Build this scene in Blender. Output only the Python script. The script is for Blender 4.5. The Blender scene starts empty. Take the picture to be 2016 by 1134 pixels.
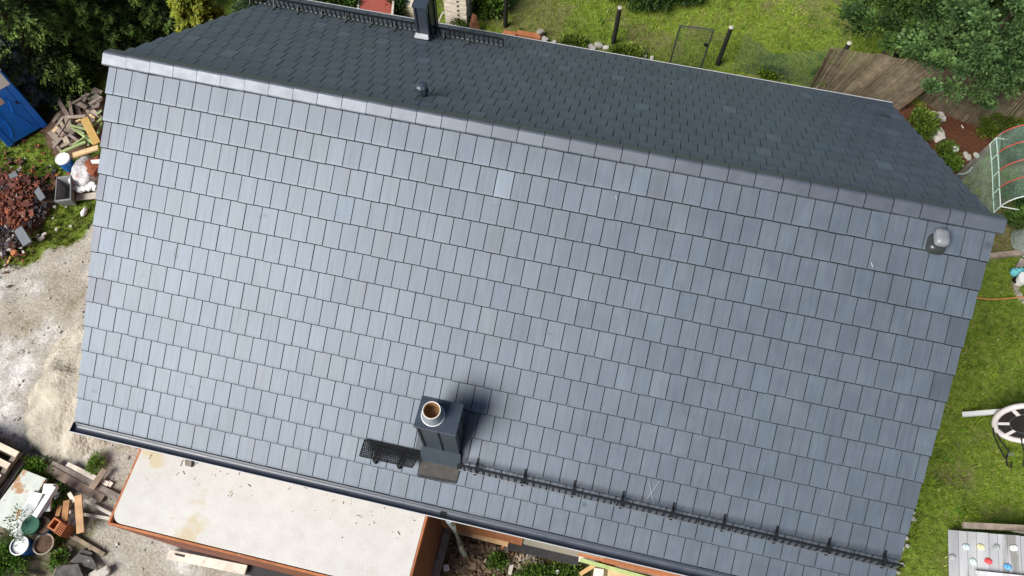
import bpy, math, random
import numpy as np
from mathutils import Vector, Matrix, noise

random.seed(7); RNG = np.random.default_rng(11)
sc = bpy.context.scene
COL = sc.collection
# ------------------------------------------------------------------ camera, sky, sun, exposure
RZ = 6.3                                            # ridge height above the ground
CAM = Vector((7.04727, -6.08839, 8.22259 + RZ))
RW = Matrix(((0.97574946, 0.21879723, 0.00638370), (-0.20018800, 0.88020483, 0.43030712), (0.08853104, -0.42114988, 0.90265998)))
FPX = 1506.0856
cd = bpy.data.cameras.new('camera'); cam = bpy.data.objects.new('camera', cd); COL.objects.link(cam)
cd.sensor_width = 36; cd.lens = FPX / 2016 * 36; cd.clip_start = .1; cd.clip_end = 500
cam.matrix_world = Matrix.Translation(CAM) @ RW.transposed().to_4x4()
sc.camera = cam
SUN_EL, SUN_AZ = math.radians(44), math.radians(-138)   # azimuth clockwise from +y
w = bpy.data.worlds.new('World'); sc.world = w; w.use_nodes = True
nt = w.node_tree; bg = nt.nodes['Background']
sky = nt.nodes.new('ShaderNodeTexSky'); sky.sky_type = 'NISHITA'; sky.sun_disc = False
sky.sun_elevation = SUN_EL; sky.sun_rotation = SUN_AZ
sky.dust_density = 1.6; sky.air_density = 1.0; sky.ozone_density = 1.5
nt.links.new(sky.outputs[0], bg.inputs[0]); bg.inputs[1].default_value = .062
sd = bpy.data.lights.new('sun', 'SUN'); sd.energy = 4.3; sd.angle = math.radians(34); sd.color = (1, .965, .91)
so = bpy.data.objects.new('sun', sd); COL.objects.link(so)
sv = Vector((math.sin(SUN_AZ) * math.cos(SUN_EL), math.cos(SUN_AZ) * math.cos(SUN_EL), math.sin(SUN_EL)))
so.rotation_euler = (-sv).to_track_quat('-Z', 'Y').to_euler(); so.location = sv * 40
vs = sc.view_settings; vs.view_transform = 'Standard'; vs.look = 'None'; vs.exposure = 0.58; vs.gamma = 1; vs.use_curve_mapping = False

# ------------------------------------------------------------------ helpers
ALPHA = math.radians(34.64); GA = .3758; S0 = .1583; TW = .235; NCOL = 51; NROW = 14; LEN = NCOL * TW
def ray(px, py): return RW.transposed() @ Vector(((px - 1008) / FPX, -(py - 567) / FPX, -1))
def at(px, py, z=0.0):
    d = ray(px, py); return CAM + d * ((z - CAM.z) / d.z)
def aty(px, py, y):
    d = ray(px, py); return CAM + d * ((y - CAM.y) / d.y)
NF = Vector((0, -math.sin(ALPHA), math.cos(ALPHA))); NB = Vector((0, math.sin(ALPHA), math.cos(ALPHA)))
APEX = Vector((0, 0, RZ))
def onroof(px, py, n):
    d = ray(px, py); return CAM + d * (n.dot(APEX - CAM) / n.dot(d))
def roofpt(x, d, h, front=True):                     # point on a slope: x along ridge, d down the slope, h above it
    s = -1 if front else 1
    return Vector((x, s * (d * math.cos(ALPHA) + h * math.sin(ALPHA)), RZ - d * math.sin(ALPHA) + h * math.cos(ALPHA)))

class MB:
    def __init__(s): s.v = []; s.f = []; s.t = []; s.cur = (1, 1, 1)
    def face(s, pts):
        b = len(s.v); s.v += [tuple(p) for p in pts]; s.f.append(tuple(range(b, b + len(pts)))); s.t.append(s.cur)
    def hexa(s, p):                                  # 8 corners: bottom 0-3 ccw from above, top 4-7
        b = len(s.v); s.v += [tuple(q) for q in p]
        for f in ((3, 2, 1, 0), (4, 5, 6, 7), (0, 1, 5, 4), (1, 2, 6, 5), (2, 3, 7, 6), (3, 0, 4, 7)):
            s.f.append(tuple(b + i for i in f)); s.t.append(s.cur)
    def box(s, c, size, m=None):
        hx, hy, hz = size[0] / 2, size[1] / 2, size[2] / 2; c = Vector(c)
        P = [Vector(q) for q in ((-hx, -hy, -hz), (hx, -hy, -hz), (hx, hy, -hz), (-hx, hy, -hz), (-hx, -hy, hz), (hx, -hy, hz), (hx, hy, hz), (-hx, hy, hz))]
        s.hexa([(m @ q if m else q) + c for q in P])
    def bar(s, a, b, wd, th, up=Vector((0, 0, 1))):  # board from a to b
        a, b = Vector(a), Vector(b); d = (b - a).normalized()
        side = d.cross(up)
        if side.length < 1e-4: side = d.cross(Vector((1, 0, 0)))
        side.normalize(); u = side.cross(d).normalized(); x, y = side * wd / 2, u * th / 2
        s.hexa([a - x - y, a + x - y, b + x - y, b - x - y, a - x + y, a + x + y, b + x + y, b - x + y])
    def tube(s, pts, r, n=8, cap=True):
        pts = [Vector(p) for p in pts]; rs = r if isinstance(r, (list, tuple)) else [r] * len(pts)
        rings = []; ref = Vector((0, 0, 1))
        for i, p in enumerate(pts):
            d = (pts[min(i + 1, len(pts) - 1)] - pts[max(i - 1, 0)]).normalized()
            a = d.cross(ref)
            if a.length < .05: a = d.cross(Vector((0, 1, 0)))
            a.normalize(); b_ = d.cross(a).normalized(); base = len(s.v)
            for k in range(n):
                t = 2 * math.pi * k / n; s.v.append(tuple(p + (a * math.cos(t) + b_ * math.sin(t)) * rs[i]))
            rings.append(base)
        for q in range(len(rings) - 1):
            for k in range(n):
                k2 = (k + 1) % n; s.f.append((rings[q] + k, rings[q] + k2, rings[q + 1] + k2, rings[q + 1] + k)); s.t.append(s.cur)
        if cap:
            s.f.append(tuple(rings[0] + k for k in reversed(range(n)))); s.t.append(s.cur)
            s.f.append(tuple(rings[-1] + k for k in range(n))); s.t.append(s.cur)
    def lathe(s, c, prof, n=24, m=None, sx=1, sy=1, pw=2.0, cap=True):   # prof: (r, z); pw>2 gives a rounded-square plan
        c = Vector(c); rings = []
        for (r, z) in prof:
            base = len(s.v)
            for k in range(n):
                t = 2 * math.pi * k / n; ct, st = math.cos(t), math.sin(t)
                q = (abs(ct) ** pw + abs(st) ** pw) ** (-1 / pw)
                p = Vector((ct * q * r * sx, st * q * r * sy, z)); s.v.append(tuple((m @ p if m else p) + c))
            rings.append(base)
        for q in range(len(rings) - 1):
            for k in range(n):
                k2 = (k + 1) % n; s.f.append((rings[q] + k, rings[q] + k2, rings[q + 1] + k2, rings[q + 1] + k)); s.t.append(s.cur)
        if cap: s.f.append(tuple(rings[-1] + k for k in range(n))); s.t.append(s.cur)
    def prism(s, poly, z0, z1):
        n = len(poly); b = len(s.v)
        s.v += [(p[0], p[1], z0) for p in poly] + [(p[0], p[1], z1) for p in poly]
        s.f.append(tuple(b + i for i in reversed(range(n)))); s.f.append(tuple(b + n + i for i in range(n)))
        s.t += [s.cur] * (n + 2)
        for i in range(n):
            j = (i + 1) % n; s.f.append((b + i, b + j, b + n + j, b + n + i))
    def build(s, name, mat, parent=None, loc=None, smooth=False, bevel=0):
        o0 = Vector(parent.matrix_basis.translation) if parent else (Vector(loc) if loc is not None else Vector((0, 0, 0)))
        if parent and parent.parent: o0 = o0 + Vector(parent.parent.matrix_basis.translation)
        me = bpy.data.meshes.new(name)
        me.from_pydata([(p[0] - o0.x, p[1] - o0.y, p[2] - o0.z) for p in s.v], [], s.f)
        at_ = me.attributes.new('tint', 'FLOAT_COLOR', 'FACE')
        at_.data.foreach_set('color', np.array([(c[0], c[1], c[2], 1) for c in s.t], dtype=np.float32).ravel())
        me.materials.append(mat)
        if smooth:
            me.polygons.foreach_set('use_smooth', [True] * len(me.polygons)); me.set_sharp_from_angle(angle=math.radians(38))
        me.update()
        o = bpy.data.objects.new(name, me); COL.objects.link(o)
        if parent: o.parent = parent
        elif loc is not None: o.location = loc
        if bevel:
            bv = o.modifiers.new('bevel', 'BEVEL'); bv.width = bevel; bv.segments = 2; bv.limit_method = 'ANGLE'
        return o
def tag(o, label=None, cat=None, group=None, kind=None):
    if label: o['label'] = label
    if cat: o['category'] = cat
    if group: o['group'] = group
    if kind: o['kind'] = kind
    return o
def thing(name, loc, label, cat, group=None):
    o = bpy.data.objects.new(name, None); COL.objects.link(o); o.location = loc; o.empty_display_size = .2
    return tag(o, label, cat, group)
def quadmesh(name, V, tint, mat, nv, parent=None, loc=(0, 0, 0)):   # V: (N, nv, 3) numpy, one face each
    N = V.shape[0]; me = bpy.data.meshes.new(name); o0 = np.array(loc if parent is None else parent.location)
    me.vertices.add(N * nv); me.vertices.foreach_set('co', (V - o0).astype(np.float32).ravel())
    me.loops.add(N * nv); me.loops.foreach_set('vertex_index', np.arange(N * nv, dtype=np.int32))
    me.polygons.add(N); me.polygons.foreach_set('loop_start', np.arange(0, N * nv, nv, dtype=np.int32))
    me.polygons.foreach_set('loop_total', np.full(N, nv, dtype=np.int32))
    at_ = me.attributes.new('tint', 'FLOAT_COLOR', 'FACE')
    at_.data.foreach_set('color', np.concatenate([tint, np.ones((N, 1))], 1).astype(np.float32).ravel())
    me.materials.append(mat); me.update(); me.validate()
    o = bpy.data.objects.new(name, me); COL.objects.link(o)
    if parent: o.parent = parent
    else: o.location = loc
    return o

# ------------------------------------------------------------------ materials
def M(name, cols, scale=6, detail=6, stretch=(1, 1, 1), rough=.7, rvar=0, spec=.4, metal=0, bump=0, bscale=40, bdist=.01, tint=False,
      big=0, bigscale=.8, spots=None, rnd=True, nrough=.6, streak=0):
    m = bpy.data.materials.new(name); m.use_nodes = True; t = m.node_tree; N = t.nodes; L = t.links
    p = N['Principled BSDF']; tc = N.new('ShaderNodeTexCoord'); mp = N.new('ShaderNodeMapping')
    mp.inputs['Scale'].default_value = stretch
    if rnd:
        oi = N.new('ShaderNodeObjectInfo'); mu = N.new('ShaderNodeMath'); mu.operation = 'MULTIPLY'; mu.inputs[1].default_value = 37
        L.new(oi.outputs['Random'], mu.inputs[0]); L.new(mu.outputs[0], mp.inputs['Location'])
    L.new(tc.outputs['Object'], mp.inputs[0])
    nz = N.new('ShaderNodeTexNoise'); nz.inputs['Scale'].default_value = scale; nz.inputs['Detail'].default_value = detail
    nz.inputs['Roughness'].default_value = nrough; L.new(mp.outputs[0], nz.inputs['Vector'])
    cr = N.new('ShaderNodeValToRGB'); e = cr.color_ramp.elements
    k = len(cols)
    for i, c in enumerate(cols):
        pos = .3 + .4 * i / max(k - 1, 1)
        if len(c) == 4: pos, c = c[0], c[1:]
        if i < 2: el = e[i]; el.position = pos
        else: el = e.new(pos)
        el.color = (*c, 1)
    L.new(nz.outputs['Fac'], cr.inputs[0]); out = cr.outputs[0]
    def mix(a, b, fac, mode='MULTIPLY'):
        x = N.new('ShaderNodeMix'); x.data_type = 'RGBA'; x.blend_type = mode
        if isinstance(fac, (int, float)): x.inputs['Factor'].default_value = fac
        else: L.new(fac, x.inputs['Factor'])
        L.new(a, x.inputs['A'])
        if isinstance(b, tuple): x.inputs['B'].default_value = (*b, 1)
        else: L.new(b, x.inputs['B'])
        return x.outputs['Result']
    if big:
        n2 = N.new('ShaderNodeTexNoise'); n2.inputs['Scale'].default_value = bigscale; n2.inputs['Detail'].default_value = 3
        L.new(mp.outputs[0], n2.inputs['Vector']); r2 = N.new('ShaderNodeMapRange')
        r2.inputs['From Min'].default_value = .35; r2.inputs['From Max'].default_value = .65
        r2.inputs['To Min'].default_value = 1 - big; r2.inputs['To Max'].default_value = 1 + big * .6
        L.new(n2.outputs['Fac'], r2.inputs['Value']); cm = N.new('ShaderNodeCombineColor')
        for q in range(3): L.new(r2.outputs[0], cm.inputs[q])
        out = mix(out, cm.outputs[0], 1.0)
    if streak:
        m3 = N.new('ShaderNodeMapping'); m3.inputs['Scale'].default_value = streak; L.new(tc.outputs['Object'], m3.inputs[0])
        n3 = N.new('ShaderNodeTexNoise'); n3.inputs['Scale'].default_value = 1; n3.inputs['Detail'].default_value = 4; L.new(m3.outputs[0], n3.inputs['Vector'])
        r3 = N.new('ShaderNodeMapRange'); r3.inputs['From Min'].default_value = .3; r3.inputs['From Max'].default_value = .7
        r3.inputs['To Min'].default_value = .91; r3.inputs['To Max'].default_value = 1.10; L.new(n3.outputs['Fac'], r3.inputs['Value'])
        cm = N.new('ShaderNodeCombineColor')
        for q in range(3): L.new(r3.outputs[0], cm.inputs[q])
        out = mix(out, cm.outputs[0], 1.0)
    for sp in (spots or []):                          # (colour, scale, threshold)
        n4 = N.new('ShaderNodeTexNoise'); n4.inputs['Scale'].default_value = sp[1]; n4.inputs['Detail'].default_value = 5
        L.new(mp.outputs[0], n4.inputs['Vector']); r4 = N.new('ShaderNodeMapRange')
        r4.inputs['From Min'].default_value = sp[2]; r4.inputs['From Max'].default_value = sp[2] + .06; L.new(n4.outputs['Fac'], r4.inputs['Value'])
        out = mix(out, sp[0], r4.outputs[0], 'MIX')
    if tint:
        a = N.new('ShaderNodeAttribute'); a.attribute_name = 'tint'; out = mix(out, a.outputs['Color'], 1.0)
    L.new(out, p.inputs['Base Color'])
    p.inputs['Roughness'].default_value = rough; p.inputs['Specular IOR Level'].default_value = spec; p.inputs['Metallic'].default_value = metal
    if rvar:
        r5 = N.new('ShaderNodeMapRange'); r5.inputs['From Min'].default_value = .3; r5.inputs['From Max'].default_value = .7
        r5.inputs['To Min'].default_value = rough - rvar; r5.inputs['To Max'].default_value = rough + rvar
        L.new(nz.outputs['Fac'], r5.inputs['Value']); L.new(r5.outputs[0], p.inputs['Roughness'])
    if bump:
        nb = N.new('ShaderNodeTexNoise'); nb.inputs['Scale'].default_value = bscale; nb.inputs['Detail'].default_value = 5
        L.new(mp.outputs[0], nb.inputs['Vector']); bp = N.new('ShaderNodeBump'); bp.inputs['Strength'].default_value = bump
        bp.inputs['Distance'].default_value = bdist; L.new(nb.outputs['Fac'], bp.inputs['Height']); L.new(bp.outputs[0], p.inputs['Normal'])
    return m
def leafmat(name, rough=.55, spec=.3, trans=.25):
    m = bpy.data.materials.new(name); m.use_nodes = True; t = m.node_tree; N = t.nodes; L = t.links
    p = N['Principled BSDF']; a = N.new('ShaderNodeAttribute'); a.attribute_name = 'tint'
    L.new(a.outputs['Color'], p.inputs['Base Color']); p.inputs['Roughness'].default_value = rough; p.inputs['Specular IOR Level'].default_value = spec
    tr = N.new('ShaderNodeBsdfTranslucent'); L.new(a.outputs['Color'], tr.inputs[0]); mx = N.new('ShaderNodeMixShader'); mx.inputs[0].default_value = trans
    L.new(p.outputs[0], mx.inputs[1]); L.new(tr.outputs[0], mx.inputs[2]); L.new(mx.outputs[0], N['Material Output'].inputs[0])
    return m
def filmmat(name, col, opac):
    m = bpy.data.materials.new(name); m.use_nodes = True; t = m.node_tree; N = t.nodes; L = t.links
    p = N['Principled BSDF']; p.inputs['Base Color'].default_value = (*col, 1); p.inputs['Roughness'].default_value = .2
    tr = N.new('ShaderNodeBsdfTransparent'); tr.inputs[0].default_value = (.86, .97, .92, 1); mx = N.new('ShaderNodeMixShader')
    nz = N.new('ShaderNodeTexNoise'); nz.inputs['Scale'].default_value = 5; nz.inputs['Detail'].default_value = 4
    r = N.new('ShaderNodeMapRange'); r.inputs['From Min'].default_value = .3; r.inputs['From Max'].default_value = .7
    r.inputs['To Min'].default_value = opac * .6; r.inputs['To Max'].default_value = opac * 1.4
    L.new(nz.outputs['Fac'], r.inputs['Value']); L.new(r.outputs[0], mx.inputs[0])
    bp = N.new('ShaderNodeBump'); bp.inputs['Strength'].default_value = .6; bp.inputs['Distance'].default_value = .05; L.new(nz.outputs['Fac'], bp.inputs['Height']); L.new(bp.outputs[0], p.inputs['Normal'])
    L.new(tr.outputs[0], mx.inputs[1]); L.new(p.outputs[0], mx.inputs[2]); L.new(mx.outputs[0], N['Material Output'].inputs[0])
    return m

TILE = M('slate_grey_tile', [(.080, .099, .126), (.087, .108, .136), (.096, .117, .146)], scale=3.6, detail=5, rough=.53, rvar=.02, spec=.7, metal=.35, bump=.12, bscale=260, bdist=.002,
         tint=True, big=.05, bigscale=.9, rnd=False, streak=(26, 2.2, 2.2), spots=[((.17, .18, .19), 17, .745), ((.055, .062, .075), 3.1, .70)])
RIDGE = M('ridge_tile_grey', [(.082, .096, .118), (.094, .108, .130)], scale=6, rough=.46, rvar=.05, spec=.7, metal=.35, bump=.1, bscale=200, bdist=.002, tint=True)
UNDER = M('roof_underlay', [(.01, .01, .012), (.014, .014, .016)], rough=.9)
METAL = M('anthracite_sheet_metal', [(.026, .036, .052), (.035, .047, .065)], scale=3, rough=.42, rvar=.05, spec=.55, big=.1)
METALD = M('dark_seam_metal', [(.008, .010, .014), (.012, .014, .018)], rough=.45)
GUTTER = M('gutter_blue_grey', [(.050, .062, .085), (.066, .078, .102)], scale=4, rough=.38, rvar=.06, spec=.55, spots=[((.12, .12, .12), 9, .70)])
BLACKM = M('black_coated_steel', [(.006, .006, .007), (.010, .010, .011)], rough=.45)
GREYRAIL = M('grey_steel_tube', [(.10, .105, .11), (.16, .165, .17)], rough=.4, metal=.4)
STEPM = M('dark_grate_metal', [(.018, .020, .023), (.032, .035, .039)], rough=.35, spec=.8)
COLLAR = M('zinc_collar', [(.22, .25, .29), (.30, .33, .37)], rough=.4, metal=.2)
HOODM = M('silver_grey_hood', [(.16, .17, .185), (.20, .21, .225)], rough=.38, spec=.6)
WHITEM = M('white_enamel', [(.72, .72, .70), (.80, .80, .78)], rough=.35)
CERAM = M('tan_flue_ceramic', [(.22, .12, .05), (.36, .22, .10)], scale=9, rough=.6)
APRON = M('brown_lead_apron', [(.028, .026, .026), (.055, .048, .043)], scale=8, rough=.75, bump=.5, bscale=60, spots=[((.16, .13, .10), 24, .66)])
LEADL = M('pale_lead_sheet', [(.34, .35, .37), (.42, .43, .45)], rough=.5)
CHALK = M('chalk', [(.34, .35, .37), (.42, .42, .43)], rough=.9)
BRICKO = M('orange_brick', [(.34, .115, .045), (.44, .165, .07)], scale=14, rough=.85, bump=.5, bscale=50, big=.2, spots=[((.55, .40, .28), 8, .66)])
BRICKR = M('red_brown_wall', [(.13, .042, .024), (.20, .068, .038)], scale=10, stretch=(1, 1, .2), rough=.8, bump=.4, bscale=30, spots=[((.05, .02, .015), 26, .68)])
CONC = M('pale_concrete', [(.50, .48, .44), (.535, .515, .48), (.56, .54, .51)], scale=5, detail=8, rough=.9, bump=.3, bscale=34, bdist=.010, big=.05, bigscale=1.2, rnd=False,
         spots=[((.50, .43, .30), 1.4, .60), ((.34, .29, .21), 5, .72)])
CONCG = M('grey_concrete', [(.25, .22, .18), (.36, .32, .26)], scale=18, rough=.9, bump=.5, bscale=60)
STONE = M('pale_stone', [(.36, .33, .29), (.52, .49, .44)], scale=12, rough=.9, bump=.5, tint=True)
SLATE = M('dark_slab', [(.035, .034, .036), (.075, .070, .068), (.13, .12, .11)], scale=9, rough=.8, bump=.4, spots=[((.22, .21, .20), 12, .68)])
DSLAB = M('dark_grey_roof_tile', [(.085, .095, .11), (.11, .12, .135)], scale=8, rough=.5)
WOODG = M('weathered_grey_wood', [(.15, .125, .105), (.25, .215, .185)], scale=9, stretch=(1, 1, 1), rough=.85, bump=.4, bscale=30, big=.25, bigscale=4, tint=True, spots=[((.07, .055, .045), 16, .68)])
WOODF = M('fresh_sawn_wood', [(.42, .29, .15), (.54, .40, .23)], scale=9, rough=.75, bump=.3, big=.15, bigscale=4, tint=True, spots=[((.25, .15, .07), 14, .72)])
WOODW = M('whitened_wood', [(.52, .46, .38), (.66, .61, .53)], scale=9, rough=.8, bump=.3, big=.15, bigscale=3, tint=True, spots=[((.25, .2, .15), 15, .70)])
WOODX = M('silver_grey_planks', [(.27, .28, .295), (.39, .40, .42)], scale=5, stretch=(1, .16, 1), detail=8, rough=.7, bump=.3, bscale=30, tint=True, rnd=False, spots=[((.19, .185, .18), 3.6, .58), ((.16, .155, .15), 9, .64)])
PLY = M('yellow_plank', [(.40, .25, .075), (.50, .33, .12)], scale=7, rough=.7, bump=.2, tint=True)
GREENW = M('green_treated_lath', [(.22, .30, .11), (.34, .42, .19)], scale=8, rough=.7, tint=True)
FOAM = M('white_foam', [(.55, .57, .57), (.66, .675, .675)], scale=9, rough=.8, bump=.3)
PANEL = M('stained_white_panel', [(.42, .455, .41), (.54, .57, .52)], scale=4, rough=.7, spots=[((.36, .20, .10), 3.2, .60), ((.30, .33, .28), 11, .66)])
BLUEP = M('blue_plastic', [(.005, .16, .72), (.008, .19, .80)], scale=2, rough=.33, rvar=.05, spec=.5)
BLUEB = M('blue_bucket_plastic', [(.010, .10, .36), (.015, .14, .44)], rough=.35)
TRLUC = M('milky_panel_plastic', [(.80, .82, .82), (.86, .87, .87)], rough=.45)
BEIGEP = M('beige_panel', [(.52, .42, .33), (.58, .47, .38)], rough=.6)
GREYP = M('grey_tub_plastic', [(.16, .165, .175), (.22, .225, .235)], rough=.55, spots=[((.34, .33, .31), 7, .62)])
MORTAR = M('mortar_dregs', [(.10, .09, .075), (.16, .14, .115)], scale=12, rough=.9)
GREENP = M('green_bucket_plastic', [(.010, .07, .045), (.018, .10, .06)], rough=.45)
SACKM = M('milky_white_plastic_sack', [(.34, .33, .33), (.56, .555, .56)], scale=8, rough=.4, bump=.8, bscale=14, bdist=.04, spots=[((.34, .17, .12), 5, .64)])
REDDIRT = M('red_rubble_fill', [(.16, .045, .022), (.28, .085, .04)], scale=25, rough=.9, bump=1, bscale=30, bdist=.04)
REDPAN = M('brick_red_panel', [(.27, .062, .042), (.31, .075, .052)], scale=12, rough=.7, bump=.2)
CREAM = M('cream_boards', [(.60, .54, .40), (.70, .64, .50)], scale=6, rough=.7, tint=True)
RUST = M('rusty_sheet', [(.07, .028, .014), (.16, .065, .03)], scale=7, rough=.8)
POST = M('black_timber_post', [(.008, .008, .008), (.018, .017, .016)], scale=16, rough=.75, bump=.4)
CUT = M('pale_cut_wood', [(.34, .32, .27), (.46, .43, .37)], rough=.8)
GATEM = M('grey_green_gate_tube', [(.028, .036, .04), (.045, .053, .056)], rough=.45)
WIRE = M('green_wire', [(.05, .085, .065), (.08, .12, .09)], rough=.5)
REED = M('brown_reed', [(.125, .098, .066), (.195, .158, .11), (.265, .222, .16)], scale=7, rough=.8, tint=True)
HOOPR = M('red_hoop', [(.42, .07, .06), (.52, .12, .10)], rough=.4)
PVCW = M('white_pvc_pipe', [(.66, .70, .68), (.76, .79, .77)], rough=.4)
FILM = filmmat('green_clear_film', (.46, .60, .55), .15)
FILMC = filmmat('clear_film', (.55, .62, .62), .30)
BLUEF = filmmat('blue_film', (.30, .50, .68), .75)
HOSE = M('orange_cable', [(.60, .20, .055), (.70, .27, .09)], rough=.5)
WHITEPAINT = M('white_painted_beam', [(.56, .57, .56), (.68, .69, .68)], scale=5, rough=.5, spots=[((.30, .31, .27), 9, .70)])
NYLON = M('pinkish_white_padding', [(.56, .51, .50), (.66, .61, .60)], rough=.6)
NET = M('black_fabric', [(.007, .006, .006), (.016, .012, .012)], rough=.8)
CORD = M('black_cord', [(.008, .008, .008), (.014, .014, .014)], rough=.7)
GALV = M('galvanised_pipe', [(.36, .40, .45), (.56, .60, .66)], scale=9, rough=.35, metal=.7)
BITUM = M('black_membrane', [(.012, .012, .013), (.035, .035, .037)], scale=30, rough=.7, bump=1, bscale=50, spots=[((.25, .24, .22), 40, .68)])
RUBBLE = M('rubble', [(.7, .7, .7), (1, 1, 1)], scale=14, rough=.85, tint=True, bump=.4)
SAND = M('sand', [(.33, .295, .23), (.46, .42, .345)], scale=5, rough=.95, bump=.9, bscale=16, bdist=.05, big=.22, bigscale=2.0, rnd=False)
EARTH = M('pot_soil', [(.06, .035, .022), (.11, .065, .04)], scale=16, rough=.95, bump=.5)
BARK = M('bark', [(.05, .036, .026), (.10, .075, .055)], scale=9, stretch=(1, 1, .3), rough=.9, bump=.6)
LEAF = leafmat('leaf'); GRASSM = leafmat('grass_blade', .6, .25, .3)
HOLDC = {k: M('climbing_hold_' + k, [tuple(x * .92 for x in c), c], rough=.45) for k, c in dict(pale_blue=(.50, .62, .70), yellow=(.72, .66, .36), grey=(.30, .32, .33), white=(.74, .76, .74), mint=(.52, .66, .60), red=(.60, .06, .07), blue=(.10, .32, .62)).items()}
TURQ = M('turquoise_cloth', [(.10, .40, .44), (.16, .50, .53)], rough=.8)

# ------------------------------------------------------------------ ground
def poly(pxs): return [tuple(at(x, y)[:2]) for x, y in pxs]
def inside(p, x, y):
    r = False; j = len(p) - 1
    for i in range(len(p)):
        if (p[i][1] > y) != (p[j][1] > y) and x < (p[j][0] - p[i][0]) * (y - p[i][1]) / (p[j][1] - p[i][1]) + p[i][0]: r = not r
        j = i
    return r
P_GRAVEL = poly([(-260, 560), (-40, 545), (70, 512), (130, 478), (200, 432), (420, 560), (420, 880), (640, 1300), (-400, 1500), (-500, 800)])
P_WEEDY = poly([(-200, 880), (20, 860), (60, 905), (118, 945), (140, 985), (200, 1005), (185, 1060), (190, 1160), (-200, 1300)])
P_PIT = poly([(880, 1020), (1020, 1050), (1400, 1134), (1400, 1300), (850, 1300)])
P_MULCH = poly([(1745, 195), (1840, 205), (1960, 235), (2070, 262), (2070, 300), (1960, 285), (1915, 330), (1890, 355), (1700, 260)])
P_SOIL = poly([(1885, 335), (1960, 300), (2120, 300), (2120, 492), (1925, 500), (1880, 420)])
def nz(x, y, s, k=0.0): return noise.noise(Vector((x * s, y * s, k)))
def zones(x, y):
    jx, jy = x + .22 * nz(x, y, 1.7, 3) + .07 * nz(x, y, 6, 9), y + .22 * nz(x, y, 1.7, 7) + .07 * nz(x, y, 6, 5)
    g = inside(P_GRAVEL, jx, jy); wd = inside(P_WEEDY, jx, jy); pit = inside(P_PIT, jx, jy); mu = inside(P_MULCH, jx, jy); so_ = inside(P_SOIL, jx, jy)
    R = 1.0 if (g and not wd) else (.22 if wd else 0); G = .75 if (pit or so_) else (.9 if wd else 0); B = 1.0 if mu else 0
    # bare worn spots in the lawn
    if not (g or pit or mu or so_):
        b = nz(x, y, .55, 21) + .7 * nz(x, y, 1.9, 4) + .35 * nz(x, y, 5, 4)
        G = min(max((b - (.34 if y < 4.4 else .10)) * 1.5, 0), .5)
    return R, G, B
def gz(x, y):
    z = .05 * nz(x, y, .5) + .025 * nz(x, y, 2, 4) - .02
    if -9 < x < 2.5 and y < 1.5: z += .03 * nz(x, y, 3.3, 8) + .018 * nz(x, y, 8, 2)
    return z
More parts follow.
